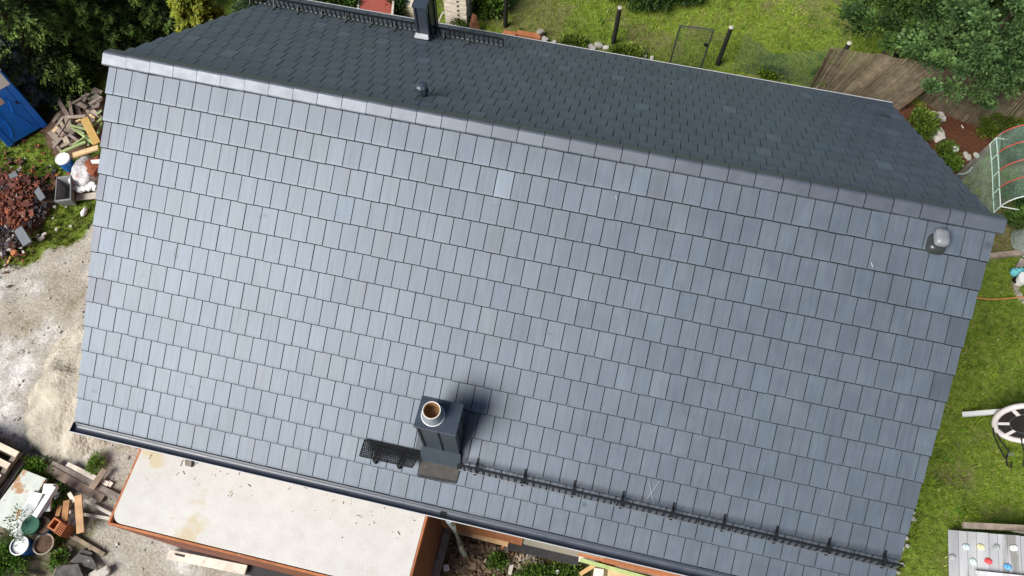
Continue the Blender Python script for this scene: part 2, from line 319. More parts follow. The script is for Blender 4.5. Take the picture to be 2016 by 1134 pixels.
def make_ground():
    st = .11
    xs = [-150, -80, -40, -20] + list(np.arange(-11, 18.6, st)) + [24, 40, 80, 150]
    ys = [-150, -80, -40, -20] + list(np.arange(-9, 15.6, st)) + [22, 40, 80, 150]
    nx, ny = len(xs), len(ys); V = []; Z = []
    for y in ys:
        for x in xs:
            far = x < -11.5 or x > 18.7 or y < -9.5 or y > 15.7
            hid = .4 < x < 11.6 and -3.9 < y < 3.9
            V.append((x, y, 0 if far else gz(x, y))); Z.append((0, 0, 0, 1) if (far or hid) else (*zones(x, y), 1))
    F = [(j * nx + i, j * nx + i + 1, (j + 1) * nx + i + 1, (j + 1) * nx + i) for j in range(ny - 1) for i in range(nx - 1)]
    me = bpy.data.meshes.new('ground'); me.from_pydata(V, [], F)
    a = me.attributes.new('zone', 'FLOAT_COLOR', 'POINT'); a.data.foreach_set('color', np.array(Z, dtype=np.float32).ravel())
    me.polygons.foreach_set('use_smooth', [True] * len(me.polygons))
    m = bpy.data.materials.new('yard_ground'); m.use_nodes = True; t = m.node_tree; N = t.nodes; L = t.links; p = N['Principled BSDF']
    tc = N.new('ShaderNodeTexCoord')
    def ramp(scale, cols, det=8, rg=.65):
        n = N.new('ShaderNodeTexNoise'); n.inputs['Scale'].default_value = scale; n.inputs['Detail'].default_value = det; n.inputs['Roughness'].default_value = rg
        L.new(tc.outputs['Object'], n.inputs['Vector']); c = N.new('ShaderNodeValToRGB'); e = c.color_ramp.elements
        for i, q in enumerate(cols):
            if i < 2: el = e[i]; el.position = q[0]
            else: el = e.new(q[0])
            el.color = (*q[1:], 1)
        L.new(n.outputs['Fac'], c.inputs[0]); return c.outputs[0], n.outputs['Fac']
    def mixc(a_, b_, f, mode='MIX'):
        x = N.new('ShaderNodeMix'); x.data_type = 'RGBA'; x.blend_type = mode
        if isinstance(f, float): x.inputs['Factor'].default_value = f
        else: L.new(f, x.inputs['Factor'])
        L.new(a_, x.inputs['A']); L.new(b_, x.inputs['B']); return x.outputs['Result']
    lawn, _ = ramp(9, [(.3, .060, .078, .014), (.5, .125, .18, .022), (.72, .21, .26, .045)])
    gr1, _ = ramp(.75, [(.30, .20, .17, .12), (.43, .36, .325, .26), (.55, .42, .395, .355), (.64, .66, .645, .62)], 6)
    gr2, gf = ramp(19, [(.30, .40, .38, .34), (.48, .85, .85, .85), (.66, 1.3, 1.27, 1.2)], 10, .82)
    gravel = mixc(gr1, gr2, 1.0, 'MULTIPLY')
    soil, sf = ramp(7, [(.3, .055, .036, .022), (.5, .14, .10, .062), (.68, .26, .205, .14)], 9, .75)
    mul, _ = ramp(20, [(.3, .045, .017, .010), (.5, .105, .042, .022), (.72, .19, .09, .05)], 9, .8)
    at_ = N.new('ShaderNodeAttribute'); at_.attribute_name = 'zone'; sp = N.new('ShaderNodeSeparateColor'); L.new(at_.outputs['Color'], sp.inputs[0])
    o = mixc(lawn, soil, sp.outputs[1]); o = mixc(o, gravel, sp.outputs[0]); o = mixc(o, mul, sp.outputs[2])
    L.new(o, p.inputs['Base Color']); p.inputs['Roughness'].default_value = .95; p.inputs['Specular IOR Level'].default_value = .15
    nb = N.new('ShaderNodeTexNoise'); nb.inputs['Scale'].default_value = 24; nb.inputs['Detail'].default_value = 7; nb.inputs['Roughness'].default_value = .7; L.new(tc.outputs['Object'], nb.inputs['Vector'])
    bp = N.new('ShaderNodeBump'); bp.inputs['Strength'].default_value = .8; bp.inputs['Distance'].default_value = .03; L.new(nb.outputs['Fac'], bp.inputs['Height']); L.new(bp.outputs[0], p.inputs['Normal'])
    me.materials.append(m); og = bpy.data.objects.new('ground', me); COL.objects.link(og); og['kind'] = 'structure'
make_ground()

# sand heaped against the gable
def heap(name, c, rx, ry, h, mat, n=34, seed=0, rough=.15):
    V = []; F = []
    for j in range(n + 1):
        for i in range(n + 1):
            u, v = i / n * 2 - 1, j / n * 2 - 1; r = math.hypot(u, v)
            x, y = c[0] + u * rx, c[1] + v * ry
            r = r * (1 + .28 * nz(x, y, 1.1, seed + 5) + .1 * nz(x, y, 3.7, seed)) + .06
            z = h * max(0, 1 - r) ** .85 * (1 + rough * 2 * nz(x, y, 1.6, seed)) + (.09 * nz(x, y, 3, seed + 2) + .05 * nz(x, y, 7, seed + 1)) * (r < 1) * min(1, 2.5 * (1 - r)) - .04 * (r > .97)
            V.append((x - c[0], y - c[1], z + gz(x, y) * .5 - .01))
    F = [(j * (n + 1) + i, j * (n + 1) + i + 1, (j + 1) * (n + 1) + i + 1, (j + 1) * (n + 1) + i) for j in range(n) for i in range(n)]
    me = bpy.data.meshes.new(name); me.from_pydata(V, [], F); me.polygons.foreach_set('use_smooth', [True] * len(F)); me.materials.append(mat)
    o = bpy.data.objects.new(name, me); COL.objects.link(o); o.location = (c[0], c[1], 0); return o
sp_ = at(150, 745)
tag(heap('sand_heap', (sp_.x + .35, sp_.y, 0), 1.35, 1.75, .75, SAND, 50, 3, .2), 'pale sand heaped against the left gable wall', 'sand', kind='stuff')

# ------------------------------------------------------------------ grass (uncountable)
def grass_field():
    regs = [(-9.6, -4.0, -.6, 8.0), (-2.8, -8.2, 1.2, -4.4), (5.6, -7.2, 9.8, -4.45), (11.9, -4.5, 17.6, 12.8), (-1.0, 4.45, 11.9, 12.8)]
    XY = []; dens = 1000
    for (x0, y0, x1, y1) in regs:
        n = int((x1 - x0) * (y1 - y0) * dens / 6); XY.append(np.stack([RNG.uniform(x0, x1, n), RNG.uniform(y0, y1, n)], 1))
    XY = np.concatenate(XY); V = []; T = []
    for (x, y) in XY:
        x = float(x); y = float(y)
        R, G, B = zones(x, y)
        weedy = .2 < R < .5
        pr = 1 - R - .75 * G - B
        if weedy: pr = .30 + .5 * nz(x, y, 1.3, 31)
        elif inside(P_PIT, x, y): pr = .10 + .9 * nz(x, y, 1.1, 17) + (.35 if x > 7.2 else 0)
        elif R > .9: pr = -.17 + .45 * max(nz(x, y, .9, 40), 0)
        if random.random() > pr: continue
        dry = min(max((.26 if x > 11.8 else .36) + 1.0 * nz(x, y, .45, 12) + .5 * nz(x, y, 1.8, 2), 0), 1)
        lush = nz(x, y, .8, 50)
        for k in range(12 if x < -3.5 else 6):
            bx, by = x + random.gauss(0, .035), y + random.gauss(0, .035); a = random.uniform(0, 6.283); h = random.uniform(.03, .085) * (1 + .5 * lush); wd = random.uniform(.006, .012)
            le = random.uniform(.25, 1.1) * h; a2 = random.uniform(0, 6.283); z = gz(bx, by) - .01
            V.append(((bx - math.cos(a) * wd, by - math.sin(a) * wd, z), (bx + math.cos(a) * wd, by + math.sin(a) * wd, z), (bx + math.cos(a2) * le, by + math.sin(a2) * le, z + h)))
            q = random.random(); d = dry if q > .25 else 1 - dry * .4
            b_ = random.uniform(.6, 1.4) * (1 + .45 * nz(x, y, .7, 61) + .3 * nz(x, y, 2.3, 62)) * (.36 if x < -3.5 else 1)  # blades at far left tinted darker, painting shade by the trees
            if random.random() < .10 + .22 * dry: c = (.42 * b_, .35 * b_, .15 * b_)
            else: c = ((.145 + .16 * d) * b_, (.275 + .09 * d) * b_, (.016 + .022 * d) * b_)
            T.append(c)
    for _ in range(1500):
        x0, y0, x1, y1 = regs[random.choice([0, 3, 3, 3, 4, 4, 4, 4])]; x, y = random.uniform(x0, x1), random.uniform(y0, y1); R, G, B = zones(x, y)
        if R + B > .2 or nz(x, y, .9, 71) < -.05: continue
        bb = random.uniform(.55, 1.35) * (.4 if x < -3.5 else 1); yl = random.random()  # far-left clumps get the same painted tree shade
        for k in range(26):
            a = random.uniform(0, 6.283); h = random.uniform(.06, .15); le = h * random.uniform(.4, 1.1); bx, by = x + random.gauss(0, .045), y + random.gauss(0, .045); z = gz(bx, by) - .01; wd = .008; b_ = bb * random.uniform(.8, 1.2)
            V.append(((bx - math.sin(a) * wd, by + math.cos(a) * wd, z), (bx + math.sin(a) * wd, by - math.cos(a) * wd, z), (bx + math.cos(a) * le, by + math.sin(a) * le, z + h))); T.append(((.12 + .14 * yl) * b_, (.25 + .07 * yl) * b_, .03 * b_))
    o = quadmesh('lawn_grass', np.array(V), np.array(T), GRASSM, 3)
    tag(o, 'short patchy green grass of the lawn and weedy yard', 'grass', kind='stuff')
grass_field()

# gravel stones (uncountable)
def gravel_field():
    mb = MB()
    for _ in range(3000):
        x, y = random.uniform(-8.6, 1.0), random.uniform(-8.2, 1.6)
        R, G, B = zones(x, y)
        if R < .2 or random.random() > .35 + .6 * max(0, nz(x, y, .8, 14) + .2) or (x > .1 and y > -4.3): continue
        s = random.choice([.012, .015, .02, .025, .035]) * random.uniform(.7, 1.3); b = random.uniform(.8, 1.6)
        mb.cur = (.36 * b, .34 * b, .30 * b)
        m = Matrix.Rotation(random.uniform(0, 6), 3, 'Z') @ Matrix.Rotation(random.uniform(-.5, .5), 3, 'X')
        mb.box((x, y, gz(x, y) + s * .25), (s * 1.3, s, s * .8), m)
    tag(mb.build('gravel', RUBBLE), 'loose pale gravel scattered over the yard beside the house', 'gravel', kind='stuff')
gravel_field()

# ------------------------------------------------------------------ the house
house = thing('house', (LEN / 2, 0, 0), 'long gabled house with dark grey flat tiled roof and two metal chimneys', 'house')
def wall(mb, a, b, z0, z1, th=.3):
    mb.hexa([(a[0], a[1], z0), (b[0], a[1], z0), (b[0], b[1], z0), (a[0], b[1], z0), (a[0], a[1], z1), (b[0], a[1], z1), (b[0], b[1], z1), (a[0], b[1], z1)])
WY = 4.37
EZ = RZ - (S0 + NROW * GA) * math.sin(ALPHA)          # eave height
mb = MB()
wall(mb, (.08, -WY), (6.93, -WY + .3), -.3, EZ - .12); wall(mb, (8.32, -WY), (LEN - .08, -WY + .3), -.3, EZ - .12); wall(mb, (6.93, -WY), (8.32, -WY + .3), 2.1, EZ - .12)
wall(mb, (.08, WY - .3), (LEN - .08, WY), -.3, EZ - .12)
for x0, x1 in ((.08, .38), (LEN - .38, LEN - .08)):
    zt = RZ - .16
    ya = WY - .302; za = EZ - .12
    for q in (0,):
        P = [(x0, -ya, -.3), (x1, -ya, -.3), (x1, ya, -.3), (x0, ya, -.3)]
        mb.hexa([*P, (x0, -ya, za), (x1, -ya, za), (x1, ya, za), (x0, ya, za)])
    b = len(mb.v); mb.v += [(x0, -ya, za), (x0, ya, za), (x0, 0, zt), (x1, -ya, za), (x1, ya, za), (x1, 0, zt)]
    for f in ((0, 2, 1), (3, 4, 5), (0, 3, 5, 2), (1, 2, 5, 4)): mb.f.append(tuple(b + i for i in f)); mb.t.append(mb.cur)
mb.build('wall', BRICKO, house)
mb = MB(); wall(mb, (6.935, -WY + .03), (8.315, -WY + .27), -.3, 2.09); mb.build('infill_panel', CONCG, house)

def slope(front):
    mb = MB(); th = .024
    for r in range(0, NROW + 1):
        d1 = S0 + r * GA; d0 = d1 - GA - .05
        if r == 0: d0 = d1 - .12
        edges = ([0, .5] + [.5 + k for k in range(1, NCOL)] + [NCOL]) if r % 2 == 1 else list(range(0, NCOL + 1))
        for k in range(len(edges) - 1):
            u0, u1 = edges[k] * TW, edges[k + 1] * TW
            x0, x1 = u0 + (.0058 if k else 0), u1 - (.0058 if k < len(edges) - 2 else 0)
            b = random.gauss(1, .018); q = random.gauss(0, .014)
            c = [b * (1 + q), b, b * (1 - q * .6)]
            last = k == len(edges) - 2
            if front and last and r % 2 == 0 and r in (2, 4, 6, 10): c = [v * .74 for v in c]
            if front and k == 0 and r % 2 == 1 and r in (3, 5, 7, 9): c = [v * .80 * f for v, f in zip(c, (1.04, .98, 1.02))]
            if front and k == 1 and r == 9: c = [.80, .76, .80]
            if front and (r, k) in ((2, 24),): c = [1.28, 1.28, 1.26]
            if not front and random.random() < .025: c = [v * 1.25 for v in c]
            mb.cur = tuple(c)
            j0, j1, jd = random.gauss(0, .0014), random.gauss(0, .0014), random.gauss(0, .0018)
            hl = lambda d: -.038 * (d1 - d) / GA
            dd = d1 + jd; e = .007
            prof = [(d0, hl(d0)), (dd - .045, hl(dd - .045) + .0015), (dd - .0145, -.002), (dd - .003, -.009), (dd, -.018), (dd - .006, -.024), (dd - .04, -.024), (d0, hl(d0) - .020)]
            b0 = len(mb.v)
            for (d, h) in prof: mb.v.append(tuple(roofpt(x0, d, h + j0, front)))
            for (d, h) in prof: mb.v.append(tuple(roofpt(x1, d, h + j1, front)))
            n = len(prof)
            for i in range(n):
                j = (i + 1) % n; f = (b0 + i, b0 + j, b0 + n + j, b0 + n + i); mb.f.append(f if front is False else tuple(reversed(f))); mb.t.append((.03, .03, .035) if i in (2, 3, 4, 5) else mb.cur)  # lower edge faces near black, painting the shadow line under each course
            f = tuple(b0 + i for i in range(n)); g = tuple(b0 + n + i for i in range(n))
            mb.f.append(f if front else tuple(reversed(f))); mb.t.append(mb.cur); mb.f.append(tuple(reversed(g)) if front else g); mb.t.append(mb.cur)
    o = mb.build('roof_slope', TILE, house)
    u = MB(); D = S0 + NROW * GA - .03
    u.hexa([roofpt(.02, D, -.11, front), roofpt(LEN - .02, D, -.11, front), roofpt(LEN - .02, .02, -.11, front), roofpt(.02, .02, -.11, front),
            roofpt(.02, D, -.056, front), roofpt(LEN - .02, D, -.056, front), roofpt(LEN - .02, .02, -.056, front), roofpt(.02, .02, -.056, front)])
    u.build('roof_deck', UNDER, o)
    return o
rf = slope(True); tag(rf, 'bright front roof slope facing the camera'); rb = slope(False); tag(rb, 'dark rear roof slope beyond the ridge')

# ridge tiles
xs = [-.045]
while xs[-1] < 11.05: xs.append(xs[-1] + .3455)
xs += [xs[-1] + .185, LEN + .045]
CP = [(-.155, -.062), (-.158, -.100), (-.150, -.100)]
for i in range(len(xs) - 1):
    mb = MB(); b = random.gauss(1, .03); mb.cur = (b, b, b * 1.01)
    a, c = xs[i] + (.005 if i else 0), xs[i + 1] - (.005 if i < len(xs) - 2 else 0); lift0, lift1 = 0.006, 0.0
    prof = [(-.122, -.100), (-.143, -.046), (-.134, -.036), (-.022, .038), (0, .044), (.022, .038), (.134, -.036), (.143, -.046), (.122, -.100)]
    inn = [(.108, -.096), (.118, -.052), (0, .024), (-.118, -.052), (-.108, -.096)]
    pr_ = prof + inn; n = len(pr_); b0 = len(mb.v)
    lf = random.uniform(.006, .013)
    for (x, l) in ((a, lf), (c, 0.0)):
        for (y, z) in pr_: mb.v.append((x, y * (1 + l), RZ + z + l))
    for k in range(n):
        j = (k + 1) % n; mb.f.append((b0 + k, b0 + n + k, b0 + n + j, b0 + j)); mb.t.append(mb.cur)
    for off, rv in ((0, 0), (n, 1)):                 # ends (open shell between outer and inner profile)
        m_ = len(prof)
        L_ = [b0 + off + k for k in range(m_)]; I_ = [b0 + off + m_ + k for k in range(len(inn))][::-1]
        mp_ = [0, 1, 1, 2, 2, 2, 3, 3, 4]
        for k in range(m_ - 1):
            f = [L_[k], L_[k + 1], I_[mp_[k + 1]]] + ([I_[mp_[k]]] if mp_[k] != mp_[k + 1] else [])
            mb.f.append(tuple(f if rv else reversed(f))); mb.t.append(mb.cur)
    o = mb.build('ridge_tile', RIDGE, house, smooth=False)
    if i in (0, len(xs) - 2):                         # closed ends
        e = MB(); x = xs[0] - .012 if i == 0 else xs[-1] + .012
        pts = [(x, y, RZ + z) for (y, z) in prof]; e.face(pts if i else pts[::-1])
        xi = x + (.01 if i == 0 else -.01); e.face([(xi, p[1], p[2]) for p in (pts[::-1] if i else pts)])
        for k in range(len(pts)):
            p, q = pts[k], pts[(k + 1) % len(pts)]; e.face([p, q, (xi, q[1], q[2]), (xi, p[1], p[2])])
        e.build('end_cap', RIDGE, o)

rr = MB(); rr.tube([(0.03, 0, RZ - .055), (LEN - .03, 0, RZ - .055)], .06, 8); rr.build('ridge_roll', UNDER, house)
# gutters
def gutter(front):
    s = -1 if front else 1; mb = MB(); R_ = .068; yc = s * (4.459 + .062); zc = EZ - .045
    if not front: yc = s * (4.459 + .030); zc = EZ - .098
    n = 14; prof = []
    for k in range(n + 1):
        t = math.pi * k / n; prof.append((yc - s * R_ * math.cos(t) * 1.0, zc - R_ * math.sin(t)))
    outp = [(yc - s * (R_ + .004) * math.cos(math.pi * k / n), zc - (R_ + .004) * math.sin(math.pi * k / n) - .001) for k in range(n + 1)]
    pr_ = prof + outp[::-1]; b0 = len(mb.v)
    for x in (-.035, LEN + .05):
        for (y, z) in pr_: mb.v.append((x, y, z))
    m_ = len(pr_)
    for k in range(m_):
        j = (k + 1) % m_; mb.f.append((b0 + k, b0 + j, b0 + m_ + j, b0 + m_ + k)); mb.t.append(mb.cur)
    # rolled bead on the outer lip, its pale colour painting the sky reflection
    g = mb.build('gutter', GUTTER, house, smooth=True)
    mb = MB(); mb.tube([(-.035, yc + s * (R_ + .010), zc + .006), (LEN + .05, yc + s * (R_ + .010), zc + .006)], .008, 8); mb.build('gutter_bead', LEADL, g, smooth=True)
    for x in (-.036, LEN + .051):
        e = MB(); f = [(x, y, z) for (y, z) in outp]; e.face(f); e.face([(x + .004, q[1], q[2]) for q in reversed(f)])
        e.tube([(x, yc - R_ * math.cos(math.pi * k / 10), zc - R_ * math.sin(math.pi * k / 10)) for k in range(11)], .006, 6); e.build('gutter_end', GUTTER, g)
    if front:
        op = at(872, 1012, zc); e = MB(); pts = []
        e.lathe((op.x, yc, zc - R_ + .006), [(.001, 0), (.05, 0), (.05, .004)], 20, None, 1.0, .8, 4); e.build('outlet_hole', UNDER, g)
    f = MB(); f.box((LEN / 2, s * (WY + .035), EZ - .12), (LEN - .05, .03, .2)); f.build('fascia_board', METAL, house)
    # eave sheet feeding the gutter
    e = MB(); e.hexa([(0, s * 4.40, EZ - .052), (LEN, s * 4.40, EZ - .052), (LEN, s * 4.475, EZ - .075), (0, s * 4.475, EZ - .075), (0, s * 4.40, EZ - .046), (LEN, s * 4.40, EZ - .046), (LEN, s * 4.475, EZ - .069), (0, s * 4.475, EZ - .069)])
    e.build('eave_sheet', METAL, house)
gutter(True); gutter(False)

# chimneys
def quad_at(pxs, z): return [at(x, y, z) for x, y in pxs]
b0_ = onroof(831, 884, NF); ZT = b0_.z + 1.2
tc_ = quad_at([(813.5, 840), (897, 858.7), (913.5, 796), (831, 777.6)], ZT)
cx0 = (tc_[0].x + tc_[3].x) / 2; cx1 = (tc_[1].x + tc_[2].x) / 2; cy0 = (tc_[0].y + tc_[1].y) / 2; cy1 = (tc_[2].y + tc_[3].y) / 2
def roof_z(y): return RZ - abs(y) * math.tan(ALPHA)
def chimney(name_, x0, x1, y0, y1, zt, label, flue):
    ch = bpy.data.objects.new('chimney', None); COL.objects.link(ch); ch.parent = house; ch.location = Vector(((x0 + x1) / 2, (y0 + y1) / 2, 0)) - house.location
    ch['label'] = label
    i = .018; m = MB()
    zb = [roof_z(y0) - .05, roof_z(y1) - .05]
    m.hexa([(x0 + i, y0 + i, zb[0]), (x1 - i, y0 + i, zb[0]), (x1 - i, y1 - i, zb[1]), (x0 + i, y1 - i, zb[1]), *[(x, y, zt - .03) for x, y in ((x0 + i, y0 + i), (x1 - i, y0 + i), (x1 - i, y1 - i), (x0 + i, y1 - i))]])
    m.build('cladding', METAL, ch)
    c = MB(); c.box(((x0 + x1) / 2, (y0 + y1) / 2, zt - .018), (x1 - x0, y1 - y0, .036)); c.build('cap_plate', METAL, ch, bevel=.004)
    return ch, m
ch, _ = chimney('front', cx0, cx1, cy0, cy1, ZT, 'front chimney near the lower eave', True)
s_ = MB(); fx = cx1 - cx0
for u in (.10, .56):
    x = cx0 + fx * u; s_.box((x, cy0 + .018 - .009, (ZT - .05 + roof_z(cy0) + .16) / 2), (.014, .018, ZT - .05 - roof_z(cy0) - .16))
for v in (.30, .72):
    y = cy0 + (cy1 - cy0) * v; s_.box((cx1 - .018 + .009, y, (ZT - .05 + roof_z(y) + .12) / 2), (.018, .014, ZT - .05 - roof_z(y) - .12))
    s_.box((cx0 + .018 - .009, y, (ZT - .05 + roof_z(y) + .12) / 2), (.018, .014, ZT - .05 - roof_z(y) - .12))
s_.build('standing_seam', METALD, ch)
pl = MB(); pl.box((cx0 + fx * .80, cy0 + .018 - .004, ZT - .075), (.11, .008, .03)); pl.build('name_plate', GUTTER, ch)
fl = at(852.6, 817.3, ZT); mb = MB()
mb.lathe((fl.x, fl.y, ZT), [(.150, .001), (.152, .012), (.146, .016), (.118, .15), (.115, .21), (.115, .215)], 36, cap=False); mb.build('flue_collar', COLLAR, ch, smooth=True)
mb = MB(); mb.tube([(fl.x + .150 * math.cos(t), fl.y + .150 * math.sin(t), ZT + .010) for t in [2 * math.pi * k / 40 for k in range(41)]], .005, 6)
mb.build('rim_ring', WHITEM, ch, smooth=True)
mb = MB(); mb.tube([(fl.x + .112 * math.cos(t), fl.y + .112 * math.sin(t), ZT + .222) for t in [2 * math.pi * k / 40 for k in range(41)]], .005, 6); mb.build('rim_ring', WHITEM, ch, smooth=True)
mb = MB(); n = 32
for k in range(n):
    a, b = 2 * math.pi * k / n, 2 * math.pi * (k + 1) / n
    P = lambda t, r, z: (fl.x + r * math.cos(t), fl.y + r * math.sin(t), ZT + z)
    mb.face([P(a, .114, .2205), P(b, .114, .2205), P(b, .100, .2205), P(a, .100, .2205)]); mb.face([P(a, .100, .2205), P(b, .100, .2205), P(b, .098, .02), P(a, .098, .02)])
mb.face([P(2 * math.pi * k / n, .099, .02) for k in range(n)]); mb.build('flue_liner', CERAM, ch)
# skirt and apron
def strip(pxs, n, h, th, name, mat, parent, front=True):
    p = [onroof(x, y, n) for x, y in pxs]; m = MB(); nn = n
    lo = [q + nn * (h - th) for q in p]; hi = [q + nn * h for q in p]; m.hexa([*lo, *hi]); return m.build(name, mat, parent)
sk = MB(); yk = cy0 - .14
sk.hexa([(cx0 - .02, yk, roof_z(yk) + .004), (cx1 + .02, yk, roof_z(yk) + .004), (cx1 + .02, cy0 + .02, roof_z(cy0) + .0), (cx0 - .02, cy0 + .02, roof_z(cy0)),
         (cx0 - .02, yk, roof_z(yk) + .02), (cx1 + .02, yk, roof_z(yk) + .02), (cx1 + .0, cy0 + .02, roof_z(cy0) + .13), (cx0, cy0 + .02, roof_z(cy0) + .13)])
sk.build('flashing_skirt', METAL, ch)
for (xa, xb) in ((cx1 - .01, cx1 + .10), (cx0 - .10, cx0 + .01)):
    sd_ = MB(); sd_.hexa([(xa, cy0 - .06, roof_z(cy0 - .06) + .002), (xb, cy0 - .06, roof_z(cy0 - .06) + .002), (xb, cy1 + .12, roof_z(cy1 + .12) + .002), (xa, cy1 + .12, roof_z(cy1 + .12) + .002),
              (xa, cy0 - .06, roof_z(cy0 - .06) + .010), (xb, cy0 - .06, roof_z(cy0 - .06) + .010), (xb, cy1 + .12, roof_z(cy1 + .12) + .010), (xa, cy1 + .12, roof_z(cy1 + .12) + .010)])
    sd_.build('side_flashing', METAL, ch)
ap = strip([(823, 938), (899, 950), (906, 917), (830, 899)], NF, .016, .012, 'lead_apron', APRON, ch)
fr = MB()                                             # pleated lower edge of the apron
pa, pb = onroof(823, 937, NF), onroof(899, 950, NF)
for k in range(34):
    q = pa.lerp(pb, (k + .5) / 34); dn = Vector((0, -math.cos(ALPHA), -math.sin(ALPHA)))
    fr.bar(q + NF * .014 - dn * .03, q + NF * .010 + dn * random.uniform(.008, .02), .011, .014, NF)
fr.build('pleated_edge', METALD, ap if False else ch)

# rear chimney
bB = onroof(817, 73, NB); zB = bB.z + .72
c0, c1 = at(809.5, 12, zB), at(839, 16.5, zB)
rx0, rx1, ry0 = c0.x, c1.x, (c0.y + c1.y) / 2; ry1 = ry0 + .62
ch2, _ = chimney('rear', rx0, rx1, ry0, ry1, zB, 'rear chimney beyond the ridge', False)
s_ = MB()
for u in (.22,): s_.box((rx0 + (rx1 - rx0) * u, ry0 + .009, (zB - .05 + roof_z(ry0) + .05) / 2), (.012, .018, zB - .05 - roof_z(ry0) - .05))
for v in (.22, .70): y = ry0 + (ry1 - ry0) * v; s_.box((rx1 - .009, y, (zB - .05 + roof_z(y) + .08) / 2), (.018, .014, zB - .05 - roof_z(y) - .08))
s_.build('standing_seam', METALD, ch2)
lb = MB(); lb.box((rx1 - .016, ry0 + .08, zB - .12), (.008, .06, .11)); lb.build('name_plate', LEADL, ch2)
fl_ = MB(); yf = ry0 - .085
fl_.hexa([(rx0 + .03, yf, roof_z(yf) + .006), (rx1 - .03, yf, roof_z(yf) + .006), (rx1 + .005, ry0 + .01, roof_z(ry0) + .01), (rx0 - .0, ry0 + .01, roof_z(ry0) + .01),
          (rx0 + .0, yf, roof_z(yf) + .02), (rx1 - .0, yf, roof_z(yf) + .02), (rx1 - .03, ry0 + .01, roof_z(ry0) + .10), (rx0 + .01, ry0 + .01, roof_z(ry0) + .10)])
fl_.build('flashing_skirt', LEADL, ch2)

# roof vents
v0 = onroof(1842, 480, NF); vt = bpy.data.objects.new('roof_vent', None); COL.objects.link(vt); vt.parent = house; vt.location = v0 - house.location; vt['label'] = 'hooded vent near the right end of the ridge'
mb = MB(); mb.lathe((v0.x, v0.y, v0.z - .04), [(.118, 0), (.116, .06), (.102, .095), (.085, .11)], 28, None, .95, 1.1, 4); mb.build('vent_base', STEPM, vt, smooth=True)
mb = MB(); mb.lathe((v0.x + .012, v0.y + .02, v0.z + .095), [(.08, 0), (.100, .0), (.103, .04), (.100, .07), (.085, .088), (.05, .098), (.001, .102)], 32, None, .85, 1.12, 4); mb.build('vent_hood', HOODM, vt, smooth=True)
v1 = onroof(833, 186, NB); vt2 = bpy.data.objects.new('roof_vent', None); COL.objects.link(vt2); vt2.parent = house; vt2.location = v1 - house.location; vt2['label'] = 'mushroom vent on the rear slope'
mb = MB(); mb.lathe((v1.x, v1.y, v1.z - .05), [(.075, 0), (.06, .06), (.06, .14)], 16); mb.build('vent_base', BLACKM, vt2, smooth=True)
mb = MB(); mb.lathe((v1.x, v1.y, v1.z + .075), [(.07, 0), (.092, .0), (.088, .115), (.06, .14), (.001, .152)], 8); mb.build('vent_hood', METAL, vt2)

# roof step grating
gp = [onroof(*q, NF) for q in ((717, 865), (828, 890), (811, 921), (707, 898))]
zg_ = sum(p.z for p in gp) / 4 + .11
A, B, C_, D_ = [at(*q, zg_) for q in ((718, 866), (828, 890.5), (811.5, 920.5), (708, 897.5))]
st = bpy.data.objects.new('roof_step', None); COL.objects.link(st); st.parent = house; st.location = (A + C_) / 2 - house.location
mb = MB()
def gpnt(u, v): return A.lerp(B, u).lerp(D_.lerp(C_, u), v)
for (p, q) in ((A, B), (B, C_), (C_, D_), (D_, A)): mb.bar(p, q, .012, .035)
nl = 8
for j in range(nl + 1):
    v = j / nl; pts = []
    for k in range(57):
        pts.append(gpnt(k / 56, min(max(v + (.055 if (k + j) % 2 else -.055), .01), .99)))
    for k in range(56): mb.bar(pts[k], pts[k + 1], .011, .02)
mb.build('grating', BLACKM, st)
for u in (.27, .73):
    k_ = MB(); p0, p1 = gpnt(u, -.06), gpnt(u, 1.06)
    r0 = Vector((p0.x, p0.y, roof_z(p0.y))); r1 = Vector((p1.x, p1.y, roof_z(p1.y)))
    k_.bar(p0 - Vector((0, 0, .03)), p1 - Vector((0, 0, .03)), .035, .02); k_.bar(p1 - Vector((0, 0, .03)), r1 + NF * .01, .035, .012); k_.bar(r0 + NF * .012, r1 + NF * .012, .035, .012)
    for v in (0.05, .4, .75): q = gpnt(u + .01, v); k_.box(q + Vector((0, 0, .012)), (.022, .022, .024))
    k_.build('bracket', BLACKM, st)

# snow guards
def snow_guard(xa, xb, d, front, label, brx):
    s = bpy.data.objects.new('snow_guard', None); COL.objects.link(s); s.parent = house; p0 = roofpt((xa + xb) / 2, d, 0, front); s.location = p0 - house.location; s['label'] = label
    up = Vector((0, 0, 1)); base = lambda x: roofpt(x, d, .01, front)
    m = MB(); m.bar(base(xa) + up * .215, base(xb) + up * .215, .026, .028)
    n = int((xb - xa) / .0895)
    for k in range(n + 1):
        x = xa + (xb - xa) * k / n; m.bar(base(x) + up * .035 + Vector((0, -.03 if front else .0, 0)), base(x) + up * .21, .024, .014, Vector((0, 1, 0)))
    m.build('lattice', BLACKM, s)
    r = MB(); r.tube([base(xa) + up * .035 + Vector((0, -.03 if front else .012, 0)), base(xb) + up * .035 + Vector((0, -.03 if front else .012, 0))], .013, 8); r.build('lower_rail', GREYRAIL, s)
    for x in brx:
        b = MB(); b.bar(roofpt(x, d - .20, .008, front), roofpt(x, d + .04, .008, front), .026, .010, NF if front else NB)
        b.bar(roofpt(x, d + .03, .0, front), base(x) + up * .22, .022, .012, Vector((1, 0, 0))); b.bar(roofpt(x, d - .13, .01, front), base(x) + up * .18, .022, .010, Vector((1, 0, 0)))
        b.box(roofpt(x, d + .03, .02, front), (.036, .04, .03)); b.build('bracket', BLACKM, s)
dF = 3.918 / math.cos(ALPHA)
